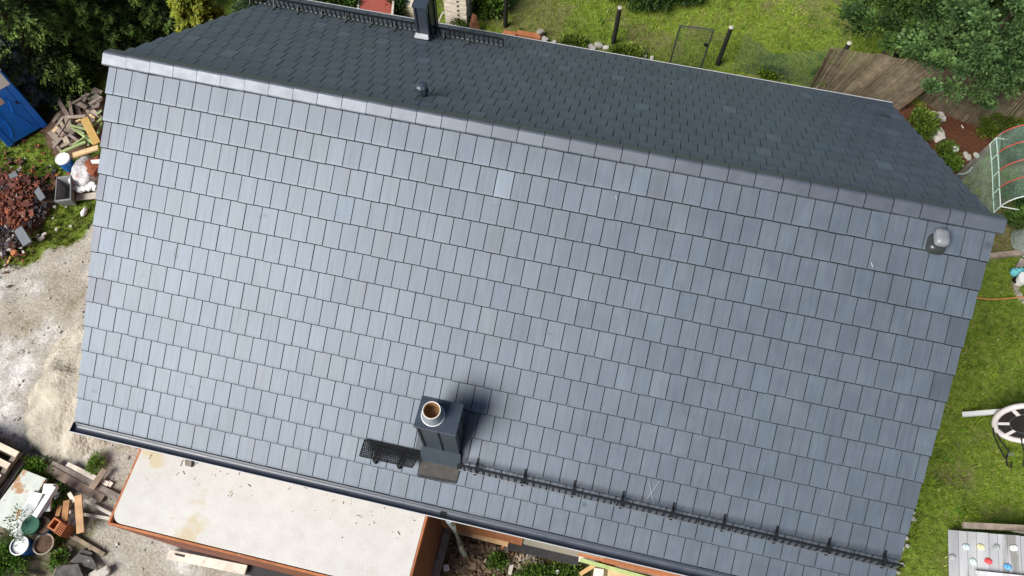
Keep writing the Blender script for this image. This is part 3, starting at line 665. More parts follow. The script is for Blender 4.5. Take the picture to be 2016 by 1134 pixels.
bx = [onroof(px, py, NF).x for px, py in ((937, 926), (1030, 948), (1127, 972), (1222, 994), (1320, 1020), (1420, 1043), (1522, 1068), (1625, 1090), (1735, 1115))]
snow_guard(5.86, LEN - .04, dF, True, 'long snow guard low on the front slope', bx)
ds = [onroof(*q, NB) for q in ((545, 16), (588, 24), (635, 31), (683, 41), (730, 49), (780, 58))]
dB = sum(abs(q.y) for q in ds) / len(ds) / math.cos(ALPHA)
sp2 = (ds[-1].x - ds[0].x) / 5
bxs = [ds[0].x + k * sp2 for k in range(-1, 9) if ds[0].x + k * sp2 < 4.75]
snow_guard(-.02, 4.78, dB, False, 'snow guard along the rear eave', bxs)

# chalk cross and scuffs
def chalk(pxs, n, wd=.004):
    m = MB()
    for a, b in pxs:
        p, q = onroof(*a, n), onroof(*b, n); m.bar(p + n * .0045, q + n * .0045, wd, .002, n)
    return m
chalk([((1270, 986), (1298, 947)), ((1277, 947), (1288, 993))], NF).build('chalk_cross', CHALK, house)
for a, b in (((1212, 386), (1214, 392)), ((1715, 516), (1718, 526))): chalk([(a, b)], NF, .008).build('chalk_scuff', CHALK, house)
for a, b in (((545, 167), (547, 168)), ((1320, 161), (1327, 160)), ((1358, 170), (1361, 175))): chalk([(a, b)], NB, .008).build('chalk_scuff', CHALK, house)

# downpipe hanging from the gutter outlet
dpz = EZ - .12
mb = MB(); mb.tube([at(884, 1024, dpz), at(890, 1032, dpz - .5), at(906, 1070, .75), at(907, 1078, .62), at(914, 1091, .35)], .05, 12); dp = mb.build('downpipe', GALV, house, smooth=True)
mb = MB(); q = at(905.5, 1068, .78); mb.lathe(q - Vector((0, 0, .03)), [(.056, 0), (.056, .05)], 14); mb.build('pipe_clip', METALD, dp)

# ------------------------------------------------------------------ the annex
AZ = 2.8
ann = thing('annex', (3.2, -5.0, 0), 'low brick annex with a flat pale concrete roof under the gutter', 'annex')
c_ = [at(275, 890, AZ), at(216, 1032, AZ), at(843, 1017, AZ)]
ax0 = .945; ax1 = 5.50; ay0 = -5.66; ay1 = -WY - .002
mb = MB(); wall(mb, (ax0 - .032, ay0 - .05), (ax1 - .005, ay1), -.3, AZ - .10); mb.build('wall', BRICKR, ann)
r = .16; pts = [(ax0 + r - r * math.cos(t), ay0 + r - r * math.sin(t)) for t in [math.pi / 2 * k / 8 for k in range(9)]]
pl_ = pts + [(ax1 - .035, ay0), (ax1 - .035, ay1), (ax0, ay1)]
mb = MB(); mb.prism(pl_, AZ - .098, AZ); mb.build('roof_slab', CONC, ann, bevel=.006)
for P0, P1 in (((ax0 - .034, ay0 - .03, 0), (ax1 - .03, ay0 - .03, 0)), ((ax0 - .017, ay0 - .012, 0), (ax0 - .017, ay1 - .01, 0)), ((ax1 - .018, ay0 + .0, 0), (ax1 - .018, ay1 - .01, 0))):
    mb = MB(); up_ = Vector((0, 0, AZ - .052)); mb.bar(Vector(P0) + up_, Vector(P1) + up_, .034, .094); mb.build('brick_edge', BRICKO, ann, bevel=.006)

# debris on the slab
mb = MB()
for k in range(80):
    x, y = random.uniform(ax0 + .1, ax1 - .1), ay1 - abs(random.gauss(0, .32)); 
    if y < ay0 + .1: continue
    L_ = random.choice([.01, .015, .02, .04, .06]); a = random.uniform(0, 3.14); b = random.uniform(.5, 1.2); mb.cur = (.34 * b, .25 * b, .13 * b) if random.random() < .6 else (.10 * b, .09 * b, .08 * b)
    mb.box((x, y, AZ + .004), (L_, random.uniform(.004, .010), .006), Matrix.Rotation(a, 3, 'Z'))
tag(mb.build('straw_debris', RUBBLE), 'straw bits and specks littering the annex roof', 'debris', kind='stuff')

# ------------------------------------------------------------------ planks and loose pieces
def plank(px1, px2, z1, z2, wd, th, mat, label, group=None, name='plank', cat='plank', tint=None, roll=0.0, top=True):
    a, b = at(*px1, z1), at(*px2, z2); d = (b - a).normalized(); up = Vector((0, 0, 1))
    if roll: up = Matrix.Rotation(roll, 3, d) @ up
    m = MB(); t = tint if tint is not None else random.uniform(.8, 1.15); m.cur = (t, t, t) if not isinstance(t, tuple) else t
    off = Vector((0, 0, -th / 2)); m.bar(a + off, b + off, wd, th, up)
    o = m.build(name, mat, loc=(a + b) / 2, bevel=.003); tag(o, label, cat, group); return o
def slab(pxs, z, th, mat, label, name, cat, group=None, bev=.006):
    P = [at(x, y, z) for x, y in pxs]; c = sum(P, Vector()) / len(P); m = MB()
    A2 = sum(P[i].x * P[(i + 1) % len(P)].y - P[(i + 1) % len(P)].x * P[i].y for i in range(len(P)))
    if A2 < 0: P = P[::-1]
    m.prism([(p.x, p.y) for p in P], z - th, z); o = m.build(name, mat, loc=(c.x, c.y, z - th), bevel=bev); tag(o, label, cat, group); return o
def rock(p, s, mat, label, name='stone', cat='stone', group=None, tint=1.0, flat=.7):
    m = MB(); m.cur = (tint, tint, tint); n = 9; prof = []
    me = bpy.data.meshes.new(name); import bmesh
    bm = bmesh.new(); bmesh.ops.create_icosphere(bm, subdivisions=2, radius=1)
    sd_ = random.uniform(0, 99); rz = Matrix.Rotation(random.uniform(0, 6.28), 3, 'Z')
    for v in bm.verts:
        q = v.co.copy(); k = 1 + .35 * noise.noise(q * 1.3 + Vector((sd_, 0, 0))); q = Vector((max(-.75, min(.75, q.x * k)), max(-.7, min(.7, q.y * k)), max(-.6, min(.6, q.z * k)))) * 1.35
        q = rz @ Vector((q.x * s[0] / 2, q.y * s[1] / 2, q.z * s[2] / 2)); v.co = q + Vector((0, 0, s[2] * .4))
    bm.to_mesh(me); bm.free(); a_ = me.attributes.new('tint', 'FLOAT_COLOR', 'FACE'); a_.data.foreach_set('color', [tint, tint, tint, 1] * len(me.polygons))
    me.materials.append(mat); o = bpy.data.objects.new(name, me); COL.objects.link(o); o.location = p; tag(o, label, cat, group); return o

G_ = 'grey scrap boards heaped beside the blue toilet'; GL = 'weathered grey board in the scrap wood heap by the blue toilet'
def z(p): return at(px[0], px[1], p)
grey = [((112, 192), (134, 228), .42, .40, .10), ((136, 198), (142, 232), .5, .42, .07), ((141, 203), (160, 192), .55, .6, .05), ((128, 230), (168, 228), .56, .60, .08), ((150, 200), (170, 212), .5, .55, .10),
        ((104, 240), (118, 222), .25, .3, .10), ((108, 252), (124, 230), .32, .36, .09), ((130, 226), (142, 274), .46, .40, .13), ((120, 240), (134, 272), .38, .35, .08), ((98, 258), (126, 288), .20, .22, .14),
        ((113, 270), (136, 232), .55, .60, .022), ((168, 212), (196, 206), .45, .5, .12), ((184, 186), (198, 200), .35, .4, .16), ((172, 222), (198, 222), .42, .42, .14), ((176, 204), (200, 190), .55, .5, .08), ((104, 278), (122, 300), .12, .12, .06), ((160, 190), (176, 184), .4, .45, .05),
        ((118, 282), (146, 284), .2, .24, .06), ((182, 176), (199, 184), .3, .32, .15)]
for i, (a, b, z1, z2, wd) in enumerate(grey):
    plank(a, b, z1, z2, wd, .028, WOODG, GL, G_, roll=random.uniform(-.35, .35), tint=(lambda q: (q, q * random.uniform(.92, 1), q * random.uniform(.85, 1)))(random.uniform(.8, 1.6)))
for k in range(34):
    cx_, cy_ = random.uniform(112, 196), random.uniform(186, 290)
    if cx_ < 150 - (cy_ - 186) * .45 or (cx_ > 150 and cy_ > 250): continue
    a_ = random.uniform(0, 3.14); L2 = random.uniform(8, 19); zz_ = random.uniform(.22, .46)
    plank((cx_ - L2 * math.cos(a_), cy_ - L2 * math.sin(a_)), (cx_ + L2 * math.cos(a_), cy_ + L2 * math.sin(a_)), zz_, zz_ + random.uniform(-.08, .08), random.uniform(.04, .13), .025, WOODG, GL, G_, roll=random.uniform(-.4, .4), tint=(lambda q: (q, q * random.uniform(.9, 1), q * random.uniform(.82, 1)))(random.uniform(.6, 1.7)))
green = [((138, 246), (170, 254), .62, .62, .05), ((140, 252), (166, 262), .56, .58, .04), ((152, 258), (186, 284), .52, .50, .05), ((160, 262), (190, 280), .50, .48, .05), ((144, 284), (168, 268), .52, .60, .03), ((120, 298), (168, 278), .46, .56, .05), ((182, 246), (200, 232), .5, .56, .05), ((192, 262), (200, 240), .44, .48, .06), ((173, 286), (176, 272), .45, .5, .04), ((190, 226), (200, 216), .5, .54, .05)]
for a, b, z1, z2, wd in green:
    plank(a, b, z1, z2, wd, .04, GREENW, 'green treated lath in the scrap wood heap by the house gable', 'green laths in the scrap wood heap', tint=random.uniform(.6, 1.15), roll=random.uniform(-.3, .3), name='lath', cat='lath')
plank((165, 232), (190, 282), .66, .62, .17, .035, PLY, 'wide yellow shuttering plank on top of the scrap wood heap', tint=(.95, .95, .9))
plank((143, 305), (193, 289), .55, .58, .12, .05, WOODF, 'pale fresh-sawn plank at the front edge of the scrap heap', tint=1.25)
plank((104, 258), (114, 251), .34, .36, .10, .03, WOODF, 'short pale offcut at the left edge of the scrap heap', tint=1.2)
plank((149, 239), (158, 235), .6, .6, .05, .03, WOODF, 'small pale block in the middle of the scrap heap', tint=1.2)
plank((176, 225), (186, 232), .62, .62, .05, .03, WOODF, 'small yellowish block beside the wide yellow plank', tint=1.1)
# dark filler under the scrap heap
o = heap('scrap_heap_base', (at(158, 245).x, at(158, 245).y, 0), .95, 1.0, .36, EARTH, 16, 5, .3); tag(o, 'dark soil and chips under the scrap wood heap', 'debris', kind='stuff')

# blue toilet
ta, tb = at(18, 291, .04), at(95, 247, .04); dx = (tb - ta); dx.z = 0; W_ = dx.length; ux = dx.normalized(); uy = Vector((-ux.y, ux.x, 0))
if uy.dot(CAM - ta) > 0: uy = -uy                   # into the cabin, away from the camera
toi = thing('portable_toilet', ta + ux * W_ / 2 + uy * W_ / 2, 'bright blue portable toilet cabin standing beside the trees', 'toilet')
def tp(u, v, zz): return ta + ux * (u * W_) + uy * (v * W_) + Vector((0, 0, zz - .04))
def tbox(m, u0, u1, v0, v1, z0, z1): m.hexa([tp(u0, v0, z0), tp(u1, v0, z0), tp(u1, v1, z0), tp(u0, v1, z0), tp(u0, v0, z1), tp(u1, v0, z1), tp(u1, v1, z1), tp(u0, v1, z1)])
m = MB(); TH = 1.92; tbox(m, 0, 1, .03, 1, .06, TH)
for u in (.0, .86): tbox(m, u, u + .14, -.01, .05, .06, TH - .02)
tbox(m, .02, .98, 1.0, 1.02, .3, TH - .2)
m.build('body', BLUEP, toi, bevel=.015)
m = MB(); tbox(m, .15, .85, -.005, .028, .10, TH - .25); dr = m.build('door', BLUEP, toi, bevel=.012)
m = MB(); m.tube([tp(.20 + .16 * (1 - math.exp(-k * .45)), -.006, .25 + k * .1) for k in range(9)], .014, 6); m.build('door_rib', BLUEP, dr, smooth=True)
m = MB(); m.tube([tp(.70 - .10 * math.exp(-(k - 4) ** 2 * .3), -.006, .25 + k * .13) for k in range(9)], .014, 6); m.build('door_rib', BLUEP, dr, smooth=True)
m = MB(); tbox(m, .79, .83, -.035, -.005, .98, 1.06); m.build('handle', BLACKM, dr, bevel=.004)
m = MB(); tbox(m, .26, .62, -.009, -.0055, 1.15, 1.45); m.build('notice_panel', BEIGEP, dr, bevel=.01)
m = MB(); tbox(m, -.02, .97, -.014, .02, TH - .42, TH - .02); m.build('vent_panel', TRLUC, toi, bevel=.01)
m = MB(); m.hexa([tp(-.03, -.04, TH), tp(1.03, -.04, TH), tp(1.03, 1.03, TH), tp(-.03, 1.03, TH), tp(.06, .06, TH + .18), tp(.94, .06, TH + .18), tp(.94, .94, TH + .18), tp(.06, .94, TH + .18)]); m.build('roof', TRLUC, toi, bevel=.02)
m = MB(); tbox(m, .03, .97, .03, .97, -.02, .06); m.build('skid_base', BLACKM, toi)

# buckets, tub
def bucket(c, r, h, mat, lidmat, label, lid=True, name='bucket', fill=None):
    b = thing(name, c, label, 'bucket'); m = MB(); c = Vector(c)
    m.lathe(c, [(r * .84, 0), (r * .86, .01), (r * .97, h * .86), (r * 1.03, h * .87), (r * 1.03, h * .9), (r, h)], 28, cap=lid); m.build('body', mat, b, smooth=True)
    if lid:
        m = MB(); m.lathe(c + Vector((0, 0, h)), [(r * 1.04, -.02), (r * 1.05, .0), (r * 1.0, .012), (r * .93, .012), (r * .91, .004), (.001, .006)], 28); m.build('lid', lidmat, b, smooth=True)
    else:
        m = MB(); m.lathe(c + Vector((0, 0, h - .03)), [(r * .93, 0), (r * .93, .002)], 28); m.build('contents', fill or EARTH, b)
        m = MB(); m.tube([c + Vector((r * math.cos(t), r * math.sin(t), h)) for t in [2 * math.pi * k / 28 for k in range(29)]], .012, 6); m.build('rim', lidmat, b, smooth=True)
    m = MB(); m.tube([c + Vector((r * 1.06 * math.cos(t), r * 1.06 * math.sin(t) * .9, h * .86 - .14 * math.sin(t))) for t in [math.pi * k / 12 for k in range(13)]], .005, 6); m.build('handle', GREYRAIL, b)
    return b
def bz(px, py, h): p = at(px, py, h); return Vector((p.x, p.y, 0))
bucket(bz(123, 312, .36), .155, .36, BLUEB, WHITEM, 'blue paint bucket with a white lid on the grass beside the scrap heap')
t0 = bz(124, 371, .33); tub = thing('mortar_tub', t0, 'grey plastic mortar tub standing on the grass below the blue bucket', 'tub'); m = MB()
tcs = [at(112, 349, .33), at(140, 345, .33), at(140, 394, .33), at(108, 398, .33)]; cc = sum(tcs, Vector()) / 4
def shrink(k, zz, px=0): return [Vector((cc.x + (p.x - cc.x) * k, cc.y + (p.y - cc.y) * k, zz)) for p in tcs]
o1, o2, i1, i2, i3 = shrink(1, .33), shrink(.74, .0), shrink(1, .335), shrink(.86, .335), shrink(.64, .03)
for k in range(4):
    j = (k + 1) % 4
    m.face([o1[k], o1[j], o2[j], o2[k]]); m.face([i1[k], i1[j], i2[j], i2[k]]); m.face([i2[k], i2[j], i3[j], i3[k]]); m.face([o1[k], i1[k], i1[j], o1[j]])
m.face(i3); m.face(o2[::-1]); m.build('body', GREYP, tub)
m = MB(); f = shrink(.68, .06); m.face(f); m.face([q - Vector((0, 0, .02)) for q in f[::-1]]); m.build('mortar_dregs', MORTAR, tub)
m = MB(); 
for k in range(4): m.tube([i1[k].lerp(i2[k], .3), i1[(k + 1) % 4].lerp(i2[(k + 1) % 4], .3)], .014, 6)
m.build('rim', GREYP, tub, smooth=True)

# torn white sack over red rubble
def blob(name, c, sx, sy, sz, mat, label, cat, seed=1, amp=.35, par=None, lab=True, freq=2.2, sub=4):
    import bmesh
    bm = bmesh.new(); bmesh.ops.create_icosphere(bm, subdivisions=sub, radius=1)
    for v in bm.verts:
        q = v.co.copy(); k = 1 + amp * noise.noise(q * freq + Vector((seed * 7.1, 0, 0))) + amp * .4 * noise.noise(q * freq * 3.1 + Vector((seed * 3.3, 0, 0)))
        v.co = Vector((q.x * sx * k, q.y * sy * k, max(q.z * k, -.5) * sz))
    me = bpy.data.meshes.new(name); bm.to_mesh(me); bm.free(); me.polygons.foreach_set('use_smooth', [True] * len(me.polygons)); me.materials.append(mat)
    o = bpy.data.objects.new(name, me); COL.objects.link(o); o.location = c
    if par: o.parent = par; o.location = Vector(c) - par.location
    elif lab: tag(o, label, cat)
    return o
sk0 = at(172, 345, .0); sack = thing('rubble_sack', sk0, 'torn milky white sack spilling red rubble beside the house gable', 'sack')
blob('sack_sheet', at(171, 342, .12), .34, .44, .24, SACKM, '', '', 3, .22, sack, freq=1.7); blob('rubble_fill', at(187, 328, .28), .20, .26, .12, REDDIRT, '', '', 5, .3, sack)
slab([(178, 315), (197, 313), (197, 322), (181, 322)], .46, .006, FOAM, 'white paper sheet lying on the red rubble in the sack', 'paper_sheet', 'paper')
for k, (px, py) in enumerate([(150, 372), (158, 376), (166, 374), (175, 372), (182, 366), (188, 372)]):
    rock(at(px, py, .16), (random.uniform(.10, .18), random.uniform(.08, .14), .09), FOAM, 'crumpled white plastic scrap on the pale board below the torn sack', 'plastic_scrap', 'scrap', 'white plastic scraps under the torn sack')
plank((150, 388), (190, 384), .10, .10, .16, .03, WOODW, 'pale board lying on the grass under the torn sack')
blob('plastic_canister', at(166, 417, .05), .055, .12, .06, FOAM, 'white plastic canister lying on the grass above the gravel', 'canister', 8, .2)
rock(at(97, 376, .0), (.10, .07, .05), STONE, 'single pale stone on the grass left of the mortar tub', tint=1.3)
for (px, py, s) in ((131, 408, .05), (105, 430, .05), (108, 408, .08), (140, 446, .07), (112, 452, .08)):
    rock(at(px, py, .0), (s, s * .7, s * .5), STONE, 'pale stone on the grass between the mortar tub and the gravel', group='pale stones below the mortar tub', tint=random.uniform(.7, 1.0))

# red rubble heap
rc = at(10, 425)
o = heap('rubble_heap_core', (rc.x - .1, rc.y, 0), 1.0, 1.2, .42, EARTH, 30, 9, .3); tag(o, 'fine crushed red brick in the rubble heap', 'rubble', kind='stuff')
def rubz(x, y):
    r_ = math.hypot((x - rc.x + .1) / 1.18, (y - rc.y) / 1.25); return .42 * max(0, 1 - r_) ** .85
mb = MB(); big = []
for k in range(3600):
    a, r_ = random.uniform(0, 6.283), abs(random.gauss(0, .55)) * 1.30
    x, y = rc.x - .1 + r_ * math.cos(a), rc.y + r_ * math.sin(a); 
    if x > at(108, 430).x - .08 + .25 * nz(x, y, 2, 6): continue
    dark = nz(x, y, 1.4, 77) + (-.0 if y > rc.y - .35 else .35); b = random.uniform(.6, 1.45)
    if random.random() < .05: c = (.34 * b, .32 * b, .29 * b)
    elif dark > .18: c = (.045 * b, .038 * b, .042 * b)
    elif random.random() < .22: c = (.32 * b, .095 * b, .045 * b)
    elif random.random() < .3: c = (.085 * b, .048 * b, .036 * b)
    else: c = (.16 * b, .050 * b, .032 * b)
    s = random.uniform(.02, .065); m3 = Matrix.Rotation(random.uniform(0, 6), 3, 'Z') @ Matrix.Rotation(random.gauss(0, .5), 3, 'X') @ Matrix.Rotation(random.gauss(0, .5), 3, 'Y')
    mb.cur = c; mb.box((x, y, rubz(x, y) + random.uniform(0, .05)), (s * 1.5, s, s * .35), m3)
tag(mb.build('rubble_fragments', RUBBLE), 'small broken red and dark brick fragments in the rubble heap', 'rubble', kind='stuff')
for k in range(90):
    a, r_ = random.uniform(0, 6.283), random.uniform(.05, 1.25); x, y = rc.x - .1 + r_ * math.cos(a), rc.y + .15 + r_ * math.sin(a)
    if x > at(92, 430).x: continue
    b = random.uniform(.65, 1.3); dark = y < rc.y - .4 and random.random() < .6
    m = MB(); m.cur = (.055 * b, .048 * b, .055 * b) if dark else ((.135 * b, .046 * b, .032 * b) if random.random() < .75 else (.25 * b, .085 * b, .045 * b))
    p = Vector((x, y, rubz(x, y) + .06)); m3 = Matrix.Rotation(random.uniform(0, 6), 3, 'Z') @ Matrix.Rotation(random.gauss(0, .4), 3, 'X') @ Matrix.Rotation(random.gauss(0, .4), 3, 'Y')
    m.box(p, (random.uniform(.09, .19), random.uniform(.06, .12), random.uniform(.02, .04)), m3)
    tag(m.build('tile_shard', RUBBLE, loc=p, bevel=.004), 'larger broken tile shard on the red rubble heap' if not dark else 'dark broken tile shard on the red rubble heap', 'tile shard', 'red tile shards on the rubble heap' if not dark else 'dark tile shards on the rubble heap')
def slabtilt(pxs, zz, th, mat, label, name='roof_tile', cat='tile'):
    P = [at(x, y, z_) for (x, y), z_ in zip(pxs, zz)]; c = sum(P, Vector()) / 4; n = (P[1] - P[0]).cross(P[3] - P[0]).normalized()
    if n.z < 0: P = P[::-1]; n = -n
    m = MB(); m.hexa([*[p - n * th for p in P], *P]); tag(m.build(name, mat, loc=c, bevel=.004), label, cat)
slabtilt([(66, 378), (76, 367), (89, 388), (79, 396)], (.2, .26, .26, .2), .04, DSLAB, 'dark grey roof tile at the right edge of the rubble heap')
slabtilt([(27, 455), (42, 444), (62, 475), (45, 485)], (.22, .28, .24, .18), .05, DSLAB, 'larger dark grey roof tile lying low on the rubble heap')
slabtilt([(16, 344), (30, 336), (36, 346), (20, 352)], (.5, .52, .5, .48), .04, DSLAB, 'small grey roof tile near the top of the rubble heap')
rock(at(31, 500, .0), (.14, .13, .12), BRICKO, 'orange brick lump on the gravel below the rubble heap', 'brick_lump', 'brick')
plank((14, 518), (20, 505), .03, .03, .04, .02, PLY, 'thin yellow wood chip on the gravel edge', name='wood_chip', cat='wood chip')
for (px, py, s) in ((20, 476, .16), (28, 482, .14), (18, 492, .17), (5, 500, .18), (41, 488, .1), (83, 471, .14), (88, 462, .1), (75, 466, .1), (47, 497, .08), (78, 414, .07), (83, 416, .06)):
    rock(at(px, py, .02), (s, s * .6, s * .5), STONE, 'whitish mortar lump at the lower edge of the rubble heap', 'mortar_lump', 'rubble', 'whitish mortar lumps along the rubble heap', random.uniform(.8, 1.4))

# ------------------------------------------------------------------ lower left clutter
def pallet(zt, dz, label, shift):
    a, b = at(-40 + shift[0], 852 + shift[1], zt), at(38 + shift[0], 890 + shift[1], zt); d = (b - a); d.z = 0; d.normalize(); s = Vector((d.y, -d.x, 0))
    if s.y > 0: s = -s
    p = thing('pallet', Vector((b.x, b.y, zt - .14)), label, 'pallet')
    for k in range(5):
        m = MB(); t = random.uniform(.9, 1.3); m.cur = (t, t * .95, t * .88); q0 = b + s * (.05 + k * .235); m.bar(q0 - d * 1.2, q0 + d * random.uniform(-.02, .02), .11, .022); m.build('deck_board', WOODG if dz else WOODW, p)
    for k in range(3):
        m = MB(); m.cur = (.9, .85, .8); q0 = b - d * (.05 + k * .55) - Vector((0, 0, .07)); m.bar(q0 - s * 0, q0 + s * 1.05, .09, .09); m.build('bearer', WOODG, p)
    for k in range(3):
        m = MB(); m.cur = (.8, .75, .7); q0 = b + s * (.05 + k * .47) - Vector((0, 0, .127)); m.bar(q0 - d * 1.2, q0, .10, .02); m.build('bottom_board', WOODG, p)
pallet(.14, 1, 'wooden pallet at the bottom of the stack by the stained white panel', (2, 6)); pallet(.29, 1, 'wooden pallet in the middle of the stack by the stained white panel', (-2, 2)); pallet(.44, 0, 'pale wooden pallet on top of the stack by the stained white panel', (0, 0))
plank((-8, 985), (46, 906), .20, .24, .10, .03, WOODG, 'dark weathered board between the pallets and the stained panel', tint=.55)
plank((-8, 1000), (38, 912), .12, .2, .10, .03, WOODG, 'brown weathered board under the edge of the stained panel', tint=.8)
plank((-5, 880), (86, 925), .06, .05, .16, .05, WOODG, 'dark old beam on the ground behind the pallets', tint=.4)
slabtilt([(44, 895), (58, 884), (76, 896), (66, 906)], (.12, .12, .12, .12), .06, SLATE, 'grey flat stone beside the dark old beam', 'flat_stone', 'stone')
slabtilt([(70, 900), (78, 893), (92, 902), (82, 911)], (.09, .09, .09, .09), .05, SLATE, 'smaller grey flat stone at the end of the dark beam', 'flat_stone', 'stone')
slabtilt([(46, 924), (91, 942), (26, 1048), (-28, 1022)], (.34, .32, .26, .30), .09, PANEL, 'large white insulation panel with rusty stains', 'insulation_panel', 'panel')
slabtilt([(62, 967), (84, 972), (42, 1060), (18, 1054)], (.36, .36, .30, .30), .06, FOAM, 'narrow white foam board overlapping the stained panel', 'foam_board', 'foam board')
slabtilt([(86, 952), (109, 953), (104, 972), (82, 972)], (.50, .50, .48, .48), .10, FOAM, 'thick white foam block at the end of the foam offcuts', 'foam_block', 'foam block')
plank((106, 956), (68, 1016), .54, .44, .10, .10, FOAM, 'long white foam bar lying across the foam boards', name='foam_bar', cat='foam bar')
slabtilt([(95, 966), (102, 962), (98, 1006), (84, 1008)], (.40, .40, .36, .36), .05, FOAM, 'thin foam strip beside the long foam bar', 'foam_strip', 'foam strip')
slabtilt([(104, 975), (110, 964), (121, 974), (108, 984)], (.22, .22, .22, .22), .05, GREYRAIL, 'pale grey foam offcut beside the foam block', 'foam_offcut', 'foam offcut')
plank((100, 913), (233, 980), .13, .09, .13, .04, WOODG, 'long weathered grey board running toward the annex corner', tint=1.15)
plank((92, 922), (202, 982), .15, .11, .16, .045, WOODG, 'wide brown grey board beside the longest grey board', tint=(.95, .85, .78))
plank((131, 914), (190, 943), .10, .10, .10, .03, WOODW, 'whitish split board on the gravel above the grey boards', tint=1.0)
plank((196, 945), (213, 953), .09, .09, .09, .03, WOODW, 'short whitish piece at the end of the split board', tint=1.0)
plank((212, 950), (220, 955), .08, .08, .09, .03, WOODW, 'smallest whitish offcut nearest the annex', tint=1.05)
plank((161, 939), (172, 940), .08, .08, .06, .03, WOODW, 'whitish splinter between the split board and grey board', tint=1.1)
plank((206, 924), (179, 962), .19, .18, .12, .03, WOODG, 'grey brown board laid across the long boards', tint=(1.25, 1.1, .95))
slabtilt([(172, 986), (180, 978), (191, 986), (184, 994)], (.12, .12, .12, .12), .10, STONE, 'pale concrete paver beside the wide grey board', 'paver', 'paver')
plank((153, 975), (158, 1049), .34, .30, .13, .03, WOODF, 'reddish brown board standing on the thin laths', tint=(1.0, .86, .82))
plank((135, 970), (146, 988), .28, .26, .07, .03, WOODW, 'short white lath behind the reddish board', tint=1.2, name='lath', cat='lath')
plank((162, 982), (221, 1014), .12, .10, .055, .03, WOODW, 'thin pale lath pointing at the annex corner', tint=.95, name='lath', cat='lath')
plank((134, 1008), (218, 1021), .16, .10, .055, .03, WOODW, 'lower thin pale lath nearest the annex corner', tint=.95, name='lath', cat='lath')
plank((131, 985), (126, 1026), .30, .36, .11, .03, WOODF, 'orange brown board behind the hollow brick', tint=(.75, .55, .42))
plank((118, 996), (112, 1016), .22, .24, .08, .03, WOODF, 'narrow orange brown board left of the hollow brick', tint=(.65, .48, .36))
blob('plastic_bag', at(141, 1022, .10), .10, .17, .14, SACKM, 'crumpled white and blue plastic bag under the laths', 'bag', 12, .5)
plank((138, 1053), (205, 1092), .08, .05, .07, .035, WOODG, 'pointed grey stake on the ground below the hollow brick', tint=(1.3, 1.2, 1.0), name='stake', cat='stake')
plank((20, 1126), (70, 1138), .10, .10, .10, .03, WOODG, 'grey green board at the lower left edge of the photo', tint=(.7, .7, .5))
# hollow brick
hb = [at(92, 1037, .42), at(107, 1018, .42), at(131, 1034, .42), at(118, 1056, .42)]; hc = sum(hb, Vector()) / 4
hbk = thing('hollow_brick', (hc.x, hc.y, .12), 'orange hollow clay block with an open chamber beside the buckets', 'brick'); m = MB()
def hp(u, v, zz): return hb[0].lerp(hb[3], u).lerp(hb[1].lerp(hb[2], u), v) * 1 + Vector((0, 0, zz))
def hbox(u0, u1, v0, v1, z0=-.30, z1=0):
    m.hexa([hp(u0, v0, z0), hp(u1, v0, z0), hp(u1, v1, z0), hp(u0, v1, z0), hp(u0, v0, z1), hp(u1, v0, z1), hp(u1, v1, z1), hp(u0, v1, z1)])
for a in ((0, .55, 0, .12), (0, .55, .88, 1), (0, .10, .12, .88), (.45, .55, .12, .88)): hbox(*a)
hbox(.10, .45, .12, .88, -.30, -.22)
for i in range(5):
    for j in range(2): pass
hbox(.55, 1, 0, 1, -.30, -.03)
for i in range(6):
    v0 = i / 6
    hbox(.55, 1, v0, v0 + .05, -.03, 0)
for u in (.55, .69, .83, .96): hbox(u, u + .04, .055, .995, -.03, -.001)
for i in range(6): hbox(1.0, 1.03, i / 6 + .02, i / 6 + .10, -.29, -.01)
m.build('clay_body', BRICKO, hbk)
bucket(bz(38, 1074, .34), .155, .34, BLUEB, WHITEM, 'blue bucket full of white plaster scraps in the weeds', lid=False, fill=FOAM)
bucket(bz(60, 1034, .36), .155, .36, GREENP, GREENP, 'dark green bucket with a lid beside the foam boards')
bucket(bz(83, 1036, .30), .15, .30, BLUEB, BLACKM, 'dark blue bucket between the green bucket and hollow brick', lid=False)
pt = thing('flower_pot', bz(85, 1071, .24), 'round grey flower pot filled with brown soil', 'pot'); c = pt.location
m = MB(); m.lathe(c, [(.12, 0), (.17, .22), (.185, .22), (.185, .245), (.165, .245), (.16, .20)], 28); m.build('pot_body', CONCG, pt, smooth=True); m = MB(); m.lathe(c + Vector((0, 0, .205)), [(.162, 0), (.05, .015), (.001, .015)], 20); m.build('pot_soil', EARTH, pt, smooth=True)
slabtilt([(160, 1080), (182, 1088), (176, 1104), (152, 1092)], (.06, .06, .07, .07), .03, SLATE, 'dark paving slab under the brownish slab', 'paving_slab', 'slab')
slabtilt([(153, 1090), (180, 1096), (196, 1124), (137, 1106)], (.11, .11, .10, .10), .03, SLATE, 'brownish broken paving slab in the middle of the slab pile', 'paving_slab', 'slab')
slabtilt([(112, 1114), (154, 1110), (170, 1150), (100, 1150)], (.16, .16, .15, .15), .03, SLATE, 'black paving slab at the bottom edge of the photo', 'paving_slab', 'slab')
rock(at(207, 1128, .0), (.22, .17, .14), STONE, 'pale angular stone beside the black paving slab', tint=1.0); rock(at(188, 1131, .0), (.16, .12, .10), STONE, 'small pale stone between the slabs and the angular stone', tint=1.0)
rock(at(136, 1083, 0), (.10, .12, .06), STONE, 'white chip in the weeds right of the flower pot', tint=1.5)
